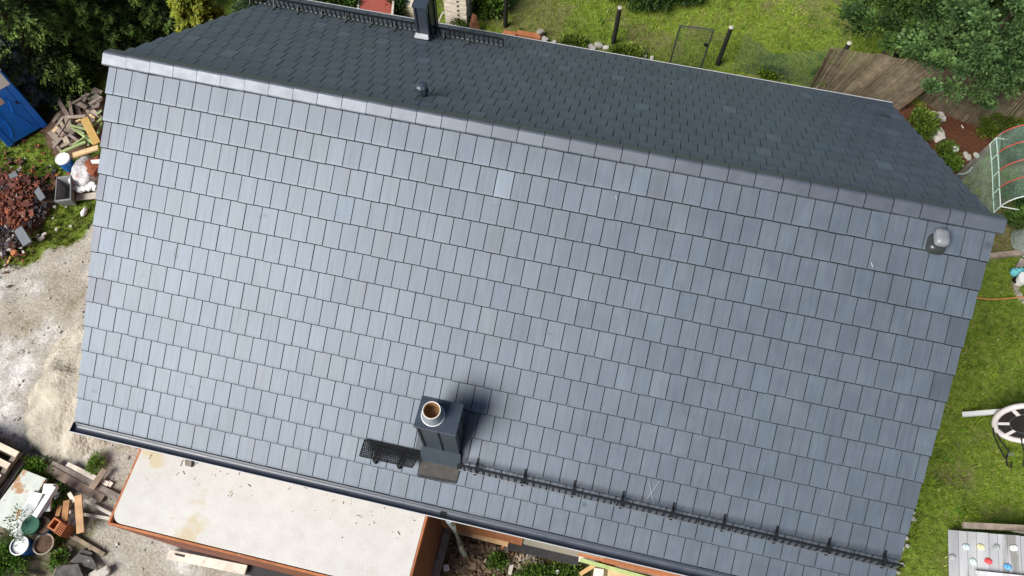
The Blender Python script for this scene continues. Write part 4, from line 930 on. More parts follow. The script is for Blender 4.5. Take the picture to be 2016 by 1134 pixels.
# at the foot of the annex
plank((330, 1091), (484, 1122), .14, .14, .16, .05, WOODW, 'long pale plank along the front of the annex', tint=1.1)
slabtilt([(343, 1089), (363, 1093), (362, 1097), (345, 1093)], (.155, .155, .155, .155), .01, BITUM, 'scrap of black felt on the long pale plank', 'felt_scrap', 'felt')
plank((484, 1118), (620, 1150), .03, .03, .22, .02, BITUM, 'black membrane strip at the foot of the annex', name='membrane_strip', cat='membrane')
slabtilt([(364, 902), (377, 905), (376, 919), (364, 916)], (AZ + .05, AZ + .05, AZ + .05, AZ + .05), .046, WOODG, 'short wooden block on the annex roof beside the gutter', 'wood_block', 'wood block')
# pit side
plank((884, 1036), (852, 1150), .30, .30, .13, .05, WOODG, 'grey shuttering board along the right side of the annex', tint=1.1)
plank((893, 1040), (1001, 1068), .45, .45, .14, .05, WOODF, 'sawn shuttering beam along the house wall right of the downpipe', tint=(1.2, 1.15, 1.1))
plank((971, 1083), (1001, 1082), .10, .10, .11, .03, WOODG, 'short brown board end on the soil below the beam', tint=1.1)
rock(at(990, 1076, .1), (.12, .06, .05), BRICKO, 'pink brick sliver above the short brown board', 'brick_sliver', 'brick')
slabtilt([(1003, 1113), (1012, 1111), (1006, 1134), (1000, 1130)], (.1, .1, .08, .08), .03, STONE, 'pale wedge of board lying in the rubble chips', 'board_wedge', 'board')
rock(at(879, 1118, 0), (.12, .11, .09), STONE, 'white stone on the soil beside the grey shuttering board', tint=1.5)
rock(at(1098, 1126, .2), (.06, .07, .05), FOAM, 'white foam lump among the green weeds', 'foam_lump', 'foam')
plank((1001, 1074), (1140, 1105), .40, .40, .15, .02, BITUM, 'ragged black membrane strip along the house plinth', name='membrane_strip', cat='membrane')
plank((1140, 1099), (1350, 1149), .62, .62, .10, .06, WOODW, 'white painted beam end beside the green beam', tint=1.15)
plank((1143, 1102), (1290, 1142), .75, .75, .06, .05, GREENW, 'long green treated beam below the orange wall ledge', tint=1.25)
plank((1143, 1130), (1174, 1110), .40, .70, .07, .04, WOODF, 'slanting yellow brown prop under the green beam', tint=(.85, .75, .55))
for k, (a, b, t, wd) in enumerate([((1178, 1107), (1420, 1165), .62, .12), ((1190, 1112), (1420, 1167), .55, .14), ((1212, 1110), (1420, 1160), .72, .1)]):
    plank(a, b, t, t, wd, .04, WOODG, 'brown board in the stack under the orange wall ledge', 'stacked brown boards under the wall ledge', tint=(.9 + k * .2, .75 + k * .15, .6 + k * .1))
slabtilt([(1170, 1118), (1189, 1121), (1186, 1150), (1166, 1150)], (.6, .6, .5, .5), .04, WOODW, 'pale grey board standing right of the slanting prop', 'board', 'board')
slabtilt([(1197, 1120), (1262, 1135), (1262, 1160), (1195, 1160)], (.58, .58, .5, .5), .03, WOODF, 'yellow plywood sheet below the green beam', 'plywood_sheet', 'plywood')
plank((1140, 1087), (1420, 1155), .95, .95, .10, .10, BRICKO, 'orange brick ledge course along the front house wall', name='brick_ledge', cat='ledge')
plank((895, 1024), (1003, 1051), .95, .95, .09, .10, BRICKO, 'reddish brick ledge course between the annex and concrete panel', name='brick_ledge', cat='ledge')
mb = MB()
for k in range(170):
    p = at(random.gauss(1032, 24), random.gauss(1100, 12), .02)
    if p.y > -WY - .1: continue
    b = random.uniform(.6, 1.3); mb.cur = (.42 * b, .36 * b, .27 * b) if random.random() < .6 else (.22 * b, .14 * b, .08 * b); s = random.uniform(.03, .14)
    mb.box((p.x, p.y, random.uniform(0, .06)), (s, random.uniform(.015, .04), .015), Matrix.Rotation(random.uniform(0, 6), 3, 'Z') @ Matrix.Rotation(random.gauss(0, .3), 3, 'Y'))
tag(mb.build('wood_chips', RUBBLE), 'pale splinters and stone chips below the concrete panel', 'wood chips', kind='stuff')
mb = MB()
for k in range(900):
    p = at(random.uniform(885, 1010), random.uniform(1040, 1150), 0)
    if p.y > -WY - .05: continue
    b = random.uniform(.5, 1.4); mb.cur = (.15 * b, .105 * b, .065 * b); s = random.choice([.02, .03, .03, .05, .09]) * random.uniform(.6, 1.1)
    mb.box((p.x, p.y, gz(p.x, p.y) + s * .1), (s * 1.2, s, s * .7), Matrix.Rotation(random.uniform(0, 6), 3, 'Z') @ Matrix.Rotation(random.gauss(0, .5), 3, 'Y') @ Matrix.Rotation(random.gauss(0, .5), 3, 'X'))
tag(mb.build('earth_clods', RUBBLE), 'brown earth clods in the dug strip beside the annex', 'earth', kind='stuff')

# ------------------------------------------------------------------ plants and trees
def leaves(P, D, ln, wd, tint, up=None):
    """diamond leaves at P along D; arrays"""
    N = len(P); D = D / (np.linalg.norm(D, axis=1, keepdims=True) + 1e-9)
    rv = RNG.normal(size=(N, 3)) if up is None else up
    S = np.cross(D, rv); S /= (np.linalg.norm(S, axis=1, keepdims=True) + 1e-9)
    ln = ln.reshape(-1, 1); wd = wd.reshape(-1, 1)
    return np.stack([P, P + D * ln * .5 + S * wd * .5, P + D * ln, P + D * ln * .5 - S * wd * .5], 1)
def conifer(base, H, R, n_br, per, c0, c1, label, name='conifer_tree', ll=.085, lw=.03, power=.75, droop=.28, group=None, low=.06, cat='tree'):
    t = thing(name, base, label, cat, group); bx, by, bz_ = base
    m = MB(); m.tube([(bx, by, 0), (bx + .03, by, H * .5), (bx, by + .02, H * .97)], [R * .075 + .02, R * .05 + .015, .01], 8)
    br = []
    for i in range(n_br):
        f = low + (1 - low) * (i + random.random()) / n_br; h = H * f; a = i * 2.39996 + random.uniform(-.4, .4)
        L_ = R * (1 - f) ** power * random.uniform(.75, 1.15) + .10; br.append((h, a, L_))
        if i % 3 == 0: m.tube([(bx, by, h), (bx + math.cos(a) * L_ * .5, by + math.sin(a) * L_ * .5, h + .02 * L_), (bx + math.cos(a) * L_ * .85, by + math.sin(a) * L_ * .85, h - droop * L_ * .6)], [.02, .012, .005], 5)
    m.build('trunk', BARK, t)
    Ps = []; Ds = []; Ts = []
    for (h, a, L_) in br:
        n = int(per * (.35 + L_ / R)); q = RNG.uniform(.12, 1, n) ** .7; s = RNG.normal(0, .5, n); s = np.clip(s, -1, 1)
        wdt = L_ * (.42 * (1 - q) + .10); ca, sa = math.cos(a), math.sin(a)
        rad = L_ * q - .25 * np.abs(s) * wdt; lat = s * wdt
        x = bx + ca * rad - sa * lat; y = by + sa * rad + ca * lat
        zz = h + L_ * (.14 * q - droop * q ** 2) - .18 * np.abs(s) * wdt + RNG.normal(0, .022, n) + .05 * L_ * np.sin(q * 21 + s * 5)
        Ps.append(np.stack([x, y, zz], 1)); dl = np.sign(s) * RNG.uniform(.2, 1.1, n); Ds.append(np.stack([ca - sa * dl, sa + ca * dl, RNG.normal(-.15, .3, n)], 1))
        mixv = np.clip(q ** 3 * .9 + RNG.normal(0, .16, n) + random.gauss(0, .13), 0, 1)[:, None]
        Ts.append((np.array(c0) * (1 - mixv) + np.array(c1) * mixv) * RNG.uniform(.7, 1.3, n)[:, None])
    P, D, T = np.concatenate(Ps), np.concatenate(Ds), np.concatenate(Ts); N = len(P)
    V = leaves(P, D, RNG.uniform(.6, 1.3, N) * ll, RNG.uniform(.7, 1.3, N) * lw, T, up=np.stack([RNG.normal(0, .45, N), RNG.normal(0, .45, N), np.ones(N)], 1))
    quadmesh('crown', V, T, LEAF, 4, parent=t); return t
def bush(base, rx, ry, h, n, c0, c1, label, name='shrub', ll=.07, lw=.045, tufts=60, cat='shrub', group=None, tr=.16, z0=.1, stem=True):
    t = thing(name, base, label, cat, group); b = np.array(base); Ps = []; Ds = []; Ts = []
    m = MB(); cs = []
    for k in range(tufts):
        v = RNG.normal(size=3); v /= np.linalg.norm(v); v[2] = abs(v[2]); rr = RNG.uniform(.45, 1) ** .5
        c = b + np.array([v[0] * rx * rr, v[1] * ry * rr, z0 + v[2] * (h - z0) * rr]); cs.append(c)
        if stem and k % 4 == 0: m.tube([(b[0], b[1], b[2]), tuple(b * .35 + c * .65 - np.array([0, 0, .03])), tuple(c)], [.014, .008, .003], 5)
        q = n // tufts; o = RNG.normal(size=(q, 3)); o /= np.linalg.norm(o, axis=1, keepdims=True); o[:, 2] = np.abs(o[:, 2]) * .9 - .1
        sz = tr * RNG.uniform(.7, 1.3); P = c + o * sz * RNG.uniform(.2, 1, (q, 1)); Ps.append(P); Ds.append(o + v * .4 + RNG.normal(0, .3, (q, 3)))
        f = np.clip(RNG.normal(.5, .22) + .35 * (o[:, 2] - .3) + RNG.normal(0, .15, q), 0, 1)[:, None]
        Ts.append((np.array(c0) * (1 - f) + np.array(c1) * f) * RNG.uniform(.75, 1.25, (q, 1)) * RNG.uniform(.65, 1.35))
    if stem: m.build('stem', BARK, t)
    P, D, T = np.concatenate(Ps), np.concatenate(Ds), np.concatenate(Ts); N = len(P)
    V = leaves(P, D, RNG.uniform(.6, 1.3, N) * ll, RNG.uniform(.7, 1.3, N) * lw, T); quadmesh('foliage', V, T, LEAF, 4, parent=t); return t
def crown_tree(base, H, R, n, c0, c1, label, tufts=260, ll=.10, lw=.055, cz=.55, name='leafy_tree', tr=.31):
    t = thing(name, base, label, 'tree'); b = np.array(base); m = MB(); m.tube([(b[0], b[1], 0), (b[0] + .05, b[1], H * .5), (b[0], b[1] + .05, H * .9)], [.16, .10, .02], 10)
    Ps = []; Ds = []; Ts = []
    for k in range(tufts):
        a = k * 2.39996; f = (k + .5) / tufts; zf = f; prof = math.sin(math.pi * min(max(.12 + .85 * (1 - zf), 0), 1) * .62) ** .8
        rr = R * prof * RNG.uniform(.55, 1.12) * (1 + .4 * noise.noise(Vector((math.cos(a) * 1.6, math.sin(a) * 1.6, zf * 4)))); c = b + np.array([math.cos(a) * rr, math.sin(a) * rr, H * (.34 + .64 * zf)])
        if k % 6 == 0: m.tube([(b[0], b[1], c[2] - b[2] - rr * .25), (b[0] + math.cos(a) * rr * .5, b[1] + math.sin(a) * rr * .5, c[2] - .1), tuple(c)], [.035, .02, .006], 5)
        v = np.array([math.cos(a), math.sin(a), .5]); q = n // tufts; o = RNG.normal(size=(q, 3)); o /= np.linalg.norm(o, axis=1, keepdims=True); o[:, 2] = o[:, 2] * .55
        sz = tr * RNG.uniform(.65, 1.35); P = c + (o * np.array([1, 1, .6]) + v * .35) * sz * RNG.uniform(.15, 1, (q, 1)); Ps.append(P); Ds.append(o + v * .8 + RNG.normal(0, .25, (q, 3)))
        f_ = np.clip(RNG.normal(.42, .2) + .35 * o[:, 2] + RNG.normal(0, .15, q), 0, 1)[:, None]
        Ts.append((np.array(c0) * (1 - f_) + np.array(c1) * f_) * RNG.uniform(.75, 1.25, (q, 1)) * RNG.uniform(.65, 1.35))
    m.build('trunk', BARK, t); P, D, T = np.concatenate(Ps), np.concatenate(Ds), np.concatenate(Ts); N = len(P)
    V = leaves(P, D, RNG.uniform(.6, 1.3, N) * ll, RNG.uniform(.7, 1.3, N) * lw, T); quadmesh('crown', V, T, LEAF, 4, parent=t); return t
def base_at(px, py, zz): p = at(px, py, zz); return (p.x, p.y, 0)
DG0, DG1 = (.040, .072, .020), (.17, .265, .05)
conifer(base_at(128, 104, 0), 2.5, .72, 120, 330, DG0, DG1, 'lower dark conifer above the scrap wood heap')
conifer(base_at(222, 92, 0), 2.8, .92, 130, 330, (.042, .078, .022), (.18, .29, .058), 'dark green conifer touching the left end of the ridge')
conifer(base_at(58, 62, 0), 3.4, 1.15, 140, 330, DG0, DG1, 'broad dark green conifer at the upper left behind the blue toilet')
conifer(base_at(178, 22, 0), 3.6, 1.15, 140, 330, (.040, .074, .020), (.17, .27, .052), 'bushy dark conifer between the two conifers nearest the roof')
conifer(base_at(318, 30, 0), 3.8, 1.15, 130, 300, DG0, DG1, 'tall dark conifer at the top edge left of the yellow one')
conifer(base_at(378, 8, 3.2), 4.0, 1.0, 130, 340, (.09, .12, .012), (.29, .32, .035), 'yellow green conifer at the left verge of the rear slope', ll=.10, lw=.05)
conifer(base_at(500, -38, 1.6), 2.4, .9, 80, 240, (.012, .028, .010), (.05, .10, .025), 'dark low conifer right of the yellow green one')
conifer(base_at(-24, 74, 2.0), 2.6, .55, 80, 240, (.08, .13, .14), (.24, .32, .36), 'small blue grey spruce at the left edge of the photo', name='spruce_tree')
conifer(base_at(-50, -40, 3), 4.6, 1.6, 110, 280, DG0, DG1, 'large dark conifer at the top left corner')
bush(tuple(at(166, 160, 0)), .34, .25, .35, 2400, (.03, .07, .01), (.09, .17, .02), 'bright green shrub between the dark conifer and scrap wood', tufts=40)
RG0, RG1 = (.020, .052, .018), (.070, .135, .045)
crown_tree(base_at(1850, -52, 2.6), 3.7, 1.15, 42000, (.036, .074, .020), (.135, .225, .052), 'dark green tree behind the left reed screen', 150)
crown_tree(base_at(2012, 0, 3.2), 4.6, 1.3, 50000, (.036, .078, .028), (.15, .25, .08), 'large blue green tree overhanging the right reed screen', 170)
crown_tree(base_at(1880, -90, 3.0), 4.4, 1.4, 30000, (.03, .07, .024), (.12, .21, .06), 'tree at the top right edge behind the two others', 120)
bush(base_at(1270, -45, .8), .8, .5, 1.1, 6500, (.018, .045, .012), (.06, .12, .025), 'dark shrub at the top edge above the black fence posts', tufts=90)
bush(base_at(1345, -40, .6), .6, .4, 1.0, 5000, (.018, .045, .012), (.06, .12, .025), 'smaller dark shrub at the top edge near the wire gate', tufts=60)
bush(base_at(962, -46, 1.0), .36, .3, 1.1, 4000, (.05, .11, .012), (.15, .27, .03), 'bright green leafy shrub beside the stacked planks', ll=.11, lw=.06, tufts=50)
bush(tuple(at(960, 24, 0)), .28, .24, .3, 1600, (.03, .06, .012), (.09, .15, .03), 'low green bush beside the rusty sheet', tufts=40)
bush(tuple(at(908, 50, 0)), .14, .12, .25, 700, (.04, .09, .012), (.13, .22, .03), 'small plant at the lower corner of the stacked planks', tufts=18)
bush(base_at(650, 8, .4), .95, .45, .75, 7000, (.03, .07, .012), (.10, .19, .03), 'green bush left of the brick red box', tufts=80, ll=.09)
bush(base_at(782, 5, .3), .22, .5, .6, 2500, (.025, .055, .012), (.07, .14, .03), 'leafy bush between the red box and cream boards', tufts=30)
bush(tuple(at(1812, 252, 0)), .26, .36, .2, 1300, (.05, .10, .012), (.16, .24, .03), 'leafy green plant in the bed at the rear verge of the roof', tufts=34, ll=.08)
bush(tuple(at(1860, 304, 0)), .15, .18, .16, 600, (.05, .10, .012), (.15, .24, .03), 'leafy plant with a white stone in the flower bed', tufts=20, ll=.08)
bush(tuple(at(1868, 326, 0)), .14, .13, .14, 500, (.05, .11, .012), (.15, .25, .03), 'low leafy plant nearest the greenhouse film', tufts=18, ll=.08)
bush(tuple(at(1965, 262, 0)), .58, .42, .55, 9000, (.035, .075, .006), (.15, .21, .02), 'rounded golden green thuja in front of the reed screen', ll=.05, lw=.022, tufts=110, tr=.12)
bush(tuple(at(2010, 445, 0)), .28, .28, .35, 1800, (.04, .09, .015), (.13, .22, .04), 'green plant at the corner of the greenhouse tunnel', tufts=20, ll=.10, lw=.035)
bush(tuple(at(1618, 158, 0)), .28, .2, .22, 1500, (.05, .11, .006), (.16, .26, .02), 'bright green tuft at the left foot of the reed screen', tufts=14)
bush(tuple(at(1512, 152, 0)), .16, .12, .2, 700, (.05, .10, .006), (.14, .22, .02), 'small bright green tuft at the rear gutter below the netting', tufts=9)
bush(tuple(at(195, 912, 0)), .06, .15, .07, 900, (.07, .14, .015), (.19, .30, .04), 'green weed tuft on the gravel near the annex', tufts=26, ll=.09, lw=.012, tr=.10, stem=False)
for k, (px, py, s, lab) in enumerate([(90, 934, .12, 'green weeds between the stained panel and grey boards'), (116, 978, .13, 'bright weeds above the orange brown boards'), (4, 1096, .30, 'dark green weeds at the left edge below the foam'), (26, 1124, .24, 'shaded weeds below the blue plaster bucket'), (122, 1098, .10, 'pale green weeds beside the brownish slab'), (106, 1068, .10, 'weeds between the flower pot and hollow brick'), (72, 922, .14, 'dark weeds above the stained panel corner')]):
    bush(tuple(at(px, py, 0)), s, s, s * .7, int(5000 * s), (.05, .11, .016), (.15, .28, .035), lab, name='weed_plant', tufts=int(60 * s), cat='weeds', ll=.07, lw=.03, stem=False)
bush(base_at(28, 1030, .45), .30, .36, .5, 520, (.03, .07, .014), (.08, .16, .03), 'feathery sapling leaning over the foam boards', name='sapling', tufts=26, ll=.06, lw=.022, tr=.14)
for k, (px, py, s, lab) in enumerate([(1060, 1142, .27, 'dense dark weeds below the concrete panel'), (1112, 1146, .30, 'dense weeds left of the slanting prop'), (980, 1108, .08, 'yellowish weeds on the soil below the short board end'), (1034, 1150, .14, 'low weeds at the bottom edge of the photo')]):
    bush(tuple(at(px, py, 0)), s, s * .8, s * .6, int(5500 * s), (.028, .065, .010), (.11, .20, .028), lab, name='weed_plant', tufts=int(80 * s), cat='weeds', ll=.065, lw=.035, stem=False)
for (px, py, s, lab) in ((1130, 92, .3, 'yellow green weeds over the pale edging stones'), (1235, 108, .35, 'yellow green weeds beyond the pale stones by the rear gutter')):
    bush(tuple(at(px, py, 0)), s, s * .5, .16, 2200, (.07, .12, .015), (.20, .27, .04), lab, name='weed_plant', tufts=26, cat='weeds', ll=.06, stem=False, tr=.12)
for (px, py) in ((1784, 1060), (1790, 1036), (1774, 1112), (1800, 1010), (1776, 1080), (1768, 1128), (1796, 1022), (1785, 1075)):
    rock(at(px + random.uniform(-3, 3), py, -.01), (random.uniform(.05, .11), random.uniform(.05, .09), .05), STONE, 'pale stone in the strip along the right gable wall', group='pale stones along the right gable', tint=random.uniform(.55, .95))

# ------------------------------------------------------------------ behind the house
pb = thing('planter_box', at(738, 12, .5), 'brick red panel box with pale edging behind the rear gutter', 'box'); ZP = .55
q = [at(x, y, ZP) for x, y in ((705, 20), (772, 32), (776, -14), (706, -24))]
m = MB(); m.hexa([*[Vector((p.x, p.y, 0)) for p in q], *q]); m.build('panel_box', REDPAN, pb)
for a, b in ((q[0], q[3]), (q[1], q[2])): m = MB(); m.bar(a + Vector((0, 0, -.02)), b + Vector((0, 0, -.02)), .05, .09); m.build('edging', WOODW, pb)
def stack(px0, px1, ztop, depth, nl, mat, label, stick=False, gap=.03):
    a, b = at(*px0, ztop), at(*px1, ztop); d = (b - a); d.z = 0; n = Vector((-d.y, d.x, 0)).normalized()
    if n.y < 0: n = -n
    t = thing('plank_stack', Vector(((a.x + b.x) / 2, (a.y + b.y) / 2, 0)), label, 'timber stack'); lh = ztop / nl
    for k in range(nl):
        m = MB(); s = random.uniform(.85, 1.12); m.cur = (s, s * .985, s * .97); z0 = k * lh; j = n * random.uniform(0, .012); w_ = d * 1.0
        a0 = Vector((a.x, a.y, 0)) + j - d * random.uniform(0, .02); b0 = a0 + d * (1 + random.uniform(0, .03))
        m.hexa([a0 + Vector((0, 0, z0)), b0 + Vector((0, 0, z0)), b0 + n * depth + Vector((0, 0, z0)), a0 + n * depth + Vector((0, 0, z0)), *[p + Vector((0, 0, z0 + lh - gap)) for p in (a0, b0, b0 + n * depth, a0 + n * depth)]])
        m.build('board', mat, t, bevel=.004)
    if stick:
        m = MB()
        for k in range(1, nl): c = a.lerp(b, .62); m.box(Vector((c.x, c.y, k * lh - gap / 2)) - n * .004, (.03, .03, .03))
        m.build('spacer', METALD, t)
    return t
stack((791, 9), (822, 14), .42, .5, 5, CREAM, 'stack of cream boards beside the rear chimney')
stack((872, -12), (916, -4), 1.0, .5, 7, WOODW, 'tall stack of pale weathered planks right of the rear chimney', True)
plank((862, 46), (872, 24), .3, .75, .10, .04, WOODW, 'white board leaning between the chimney and plank stack', tint=1.0)
slabtilt([(922, 60), (946, 62), (938, 30), (930, 26)], (.02, .02, .5, .5), .01, RUST, 'rusty brown sheet leaning beside the plank stack', 'rusty_sheet', 'sheet')
def fence_post(px, h, label):
    p = at(*px, 0); t = thing('fence_post', p, label, 'post', None); m = MB()
    m.tube([(p.x, p.y, -.1), (p.x + .01, p.y, h * .5), (p.x + .015, p.y + .01, h)], [.058, .055, .052], 14); m.build('post_shaft', POST, t, smooth=True)
    m = MB(); m.lathe((p.x + .015, p.y + .01, h), [(.054, -.01), (.056, .014), (.05, .018), (.001, .02)], 14); m.build('cut_top', CUT, t, smooth=True)
fence_post((1207, 85), 1.15, 'black round fence post with a pale top beyond the edging stones'); fence_post((1413, 125), 1.19, 'black round fence post with a pale top beside the wire gate'); fence_post((995, 50), 1.2, 'black fence post above the orange brick fragments')
p = at(1659, 178, 0); fence_post((1626, 165), 1.36, 'fence post behind the reed screen with only its pale top showing')
# wire gate
gl, gr = at(1317, 131, 0), at(1378, 139, 0); gt = thing('wire_gate', (gl + gr) / 2, 'dark grey tube gate with wire mesh standing in the grass', 'gate'); gl.z = gr.z = -.05; up = Vector((0, 0, 1))
m = MB(); m.tube([gl, gl + up * 1.40, gr + up * 1.40, gr], .022, 8); m.tube([gl + up * .12, gr + up * .12], .018, 8); m.build('gate_frame', GATEM, gt)
m = MB(); n = 15
for k in range(1, n): q = gl.lerp(gr, k / n); m.bar(q + up * .12, q + up * 1.40, .003, .003, Vector((0, 1, 0)))
for k in range(1, 26): h = .12 + 1.28 * k / 26; m.bar(gl + up * h, gr + up * h, .003, .003)
m.build('wire_mesh', GATEM, gt)
m = MB(); m.box(gr + up * .92 - (gr - gl).normalized() * .05, (.10, .05, .07)); m.build('latch', BLACKM, gt, bevel=.004)
# chicken wire netting
na, nb_ = at(1440, 138, 0), at(1597, 170, 0); ne = thing('wire_netting', (na + nb_) / 2, 'sagging green wire netting between the black post and reed screen', 'fence')
m = MB(); nh, nw = 22, 46
def npnt(u, v): 
    q = na.lerp(nb_, u); return q + up * (1.12 * v - .22 * math.sin(math.pi * u) * v * v) + Vector((.04 * math.sin(u * 9), .12 * math.sin(u * 7 + v * 2) * v, 0))
for i in range(nw):
    for j in range(nh):
        u0, u1, v0, v1 = i / nw, (i + 1) / nw, j / nh, (j + 1) / nh
        a, b = (npnt(u0, v0), npnt(u1, v1)) if (i + j) % 2 else (npnt(u1, v0), npnt(u0, v1)); m.bar(a, b, .006, .006)
m.build('mesh', WIRE, ne)
# edging bricks and stones behind the rear gutter
for k, (px, py, sx, lab) in enumerate([(999, 68, .22, 'pale orange brick fragment at the left end of the edging row'), (1012, 69, .12, 'small orange brick fragment in the edging row'), (1033, 69, .40, 'long orange brick in the edging row behind the rear gutter'), (1055, 73, .26, 'orange brick with a dark hole in the edging row')]):
    p = at(px, py, .05); m = MB(); m.box(p, (sx, .14, .14), Matrix.Rotation(-.06 + random.gauss(0, .05), 3, 'Z')); tag(m.build('edging_brick', BRICKO, loc=p, bevel=.012), lab, 'brick')
rock(at(1063, 66, .1), (.17, .15, .12), CONCG, 'brown stone on top of the orange edging bricks')
for (px, py, s) in ((1072, 80, .17), (1090, 86, .13), (1108, 90, .22), (1140, 96, .12), (1164, 97, .2), (1178, 92, .2), (1192, 96, .15), (1208, 95, .11), (1226, 103, .2), (1250, 108, .16), (1264, 113, .2), (1283, 116, .12)):
    rock(at(px, py, .0), (s, s * .75, s * .6), STONE, 'pale edging stone in the row behind the rear gutter', 'edging_stone', 'stone', 'pale edging stones behind the rear gutter', random.uniform(.8, 1.25))
# reed screens
def reed(bot, top, label, n, zt=1.3):
    def lerpl(L_, u):
        f = u * (len(L_) - 1); i = min(int(f), len(L_) - 2); f -= i; return (L_[i][0] * (1 - f) + L_[i + 1][0] * f, L_[i][1] * (1 - f) + L_[i + 1][1] * f)
    p0 = at(*bot[len(bot) // 2], 0); t = thing('reed_screen', p0, label, 'reed screen'); m = MB()
    for k in range(n):
        u = (k + .5) / n; a = at(*lerpl(bot, u), 0); b = at(*lerpl(top, u), zt + random.uniform(-.03, .045)); j = Vector((random.gauss(0, .006), random.gauss(0, .014), 0)); wv = Vector((0, .035 * math.sin(u * 23), 0))
        c = random.uniform(.68, 1.25) * (1.0 + .10 * math.sin(u * 37 + 1.3 * math.sin(u * 11))); m.cur = (c, c * random.uniform(.93, 1.02), c * random.uniform(.85, 1.05))
        a.z = -.03; mid = (a + b) / 2 + wv + j + Vector((random.gauss(0, .006), 0, 0)); m.tube([a + j, mid, b + j + wv * .4], .0052, 4, False)
    m.build('reeds', REED, t); m = MB()
    for h in (.15, .5, .85, 1.15):
        pts = [at(*lerpl(bot, u), 0).lerp(at(*lerpl(top, u), zt), h / zt) + Vector((0, -.02, 0)) for u in [q / 20 for q in range(21)]]; m.tube(pts, .003, 4)
    m.build('binding_wire', METALD, t); return t
reed([(1597, 170), (1680, 190), (1768, 214)], [(1638, 95), (1735, 108), (1800, 120), (1874, 134)], 'brown reed screen with a rolled edge behind the roof corner', 470)
plank((1770, 216), (1872, 135), .02, 1.32, .05, .03, WOODG, 'dark brown batten along the right edge of the left reed screen', tint=(.6, .45, .32), name='batten', cat='batten')
plank((1596, 171), (1637, 96), .02, 1.32, .05, .03, WOODG, 'dark brown batten along the left edge of the left reed screen', tint=(.45, .34, .26), name='batten', cat='batten')
reed([(1808, 196), (1880, 232), (1950, 255), (2090, 275)], [(1868, 140), (1940, 160), (2016, 180), (2140, 200)], 'long brown reed screen under the large blue green tree', 600)
# slabs in the bed
slabtilt([(1813, 217), (1842, 218), (1842, 232), (1813, 229)], (.06, .06, .06, .06), .05, STONE, 'flat pale slab with a dark stain in the flower bed', 'paving_slab', 'slab')
slabtilt([(1844, 219), (1856, 220), (1861, 228), (1846, 228)], (.06, .06, .06, .06), .05, STONE, 'rounded pale stone beside the flat slab', 'flat_stone', 'stone')
slabtilt([(1847, 229), (1863, 229), (1863, 237), (1847, 236)], (.05, .05, .05, .05), .05, STONE, 'small pale block below the rounded stone', 'stone_block', 'stone')
slabtilt([(1838, 231), (1846, 231), (1846, 236), (1839, 235)], (.06, .06, .06, .06), .05, BLUEB, 'small blue scrap beside the flat slab', 'plastic_scrap', 'scrap')
rock(at(1845, 268, 0), (.3, .34, .12), STONE, 'yellowish broken stone among the bed plants', tint=1.2); rock(at(1879, 296, .15), (.12, .14, .10), FOAM, 'white stone on the leafy bed plant', tint=1.2)
for (px, py) in ((1901, 307), (1906, 311), (1921, 307), (1890, 324)): rock(at(px, py, 0), (random.uniform(.1, .2), .1, .07), STONE, 'pale stone on the mulch beside the greenhouse film', group='pale stones beside the greenhouse', tint=1.0)
plank((1893, 246), (1897, 252), .02, .02, .02, .015, WOODW, 'thin pale stick on the red brown mulch', name='stick', cat='stick', tint=1.2)
# greenhouse tunnel
hb_ = [at(1948, 285, 0), at(1951, 316, 0), at(1953, 350, 0), at(1954, 383, 0), at(1956, 419, 0)]; gh = thing('greenhouse_tunnel', hb_[2], 'low film greenhouse tunnel with red and white hoops', 'greenhouse')
GW = 1.9; GH = 1.05; hz = .27
def hoop(b, t):                                       # t 0..1 from left foot over to right foot
    if t < .1: return b + up * (hz * t / .1)
    if t > .9: return b + Vector((GW, 0, hz * (1 - t) / .1))
    a = math.pi * (t - .1) / .8; return b + Vector((GW / 2 - GW / 2 * math.cos(a), 0, hz + (GH - hz) * math.sin(a)))
for i, b in enumerate(hb_):
    m = MB(); m.tube([hoop(b, k / 30) for k in range(3, 28)], .014, 7); m.build('hoop', PVCW if i == 4 else HOOPR, gh, smooth=True)
m = MB()
for b in hb_: m.tube([b, b + up * hz], .014, 7); m.tube([b + Vector((GW, 0, 0)), b + Vector((GW, 0, hz))], .014, 7)
for o_ in (Vector((0, 0, .02)), Vector((0, 0, hz)), Vector((GW, 0, .02)), Vector((GW, 0, hz))): m.tube([b + o_ for b in hb_], .013, 7)
m.tube([hb_[4] + up * hz, hb_[4] + up * hz + Vector((GW, 0, 0))], .013, 7); m.tube([hb_[0] + up * hz, hb_[0] + up * hz + Vector((GW, 0, 0))], .013, 7); m.build('frame', PVCW, gh, smooth=True)
m = MB(); nn = 26
for i in range(4):
    for k in range(nn):
        f = lambda j, t: hoop(hb_[j], t) + (hoop(hb_[j], t) - (hb_[j] + Vector((GW / 2, 0, .3)))).normalized() * -.022
        m.face([f(i, k / nn), f(i + 1, k / nn), f(i + 1, (k + 1) / nn), f(i, (k + 1) / nn)])
m.build('film_cover', FILM, gh, smooth=True)
m = MB()                                              # loose skirt spread on the ground
sk_o = [(1882, 344), (1905, 366), (1925, 394), (1948, 428)]; sk_i = [hb_[0] + up * .5, hb_[1] + up * .35, hb_[3] + up * .3, hb_[4] + up * .25]; rows = 9
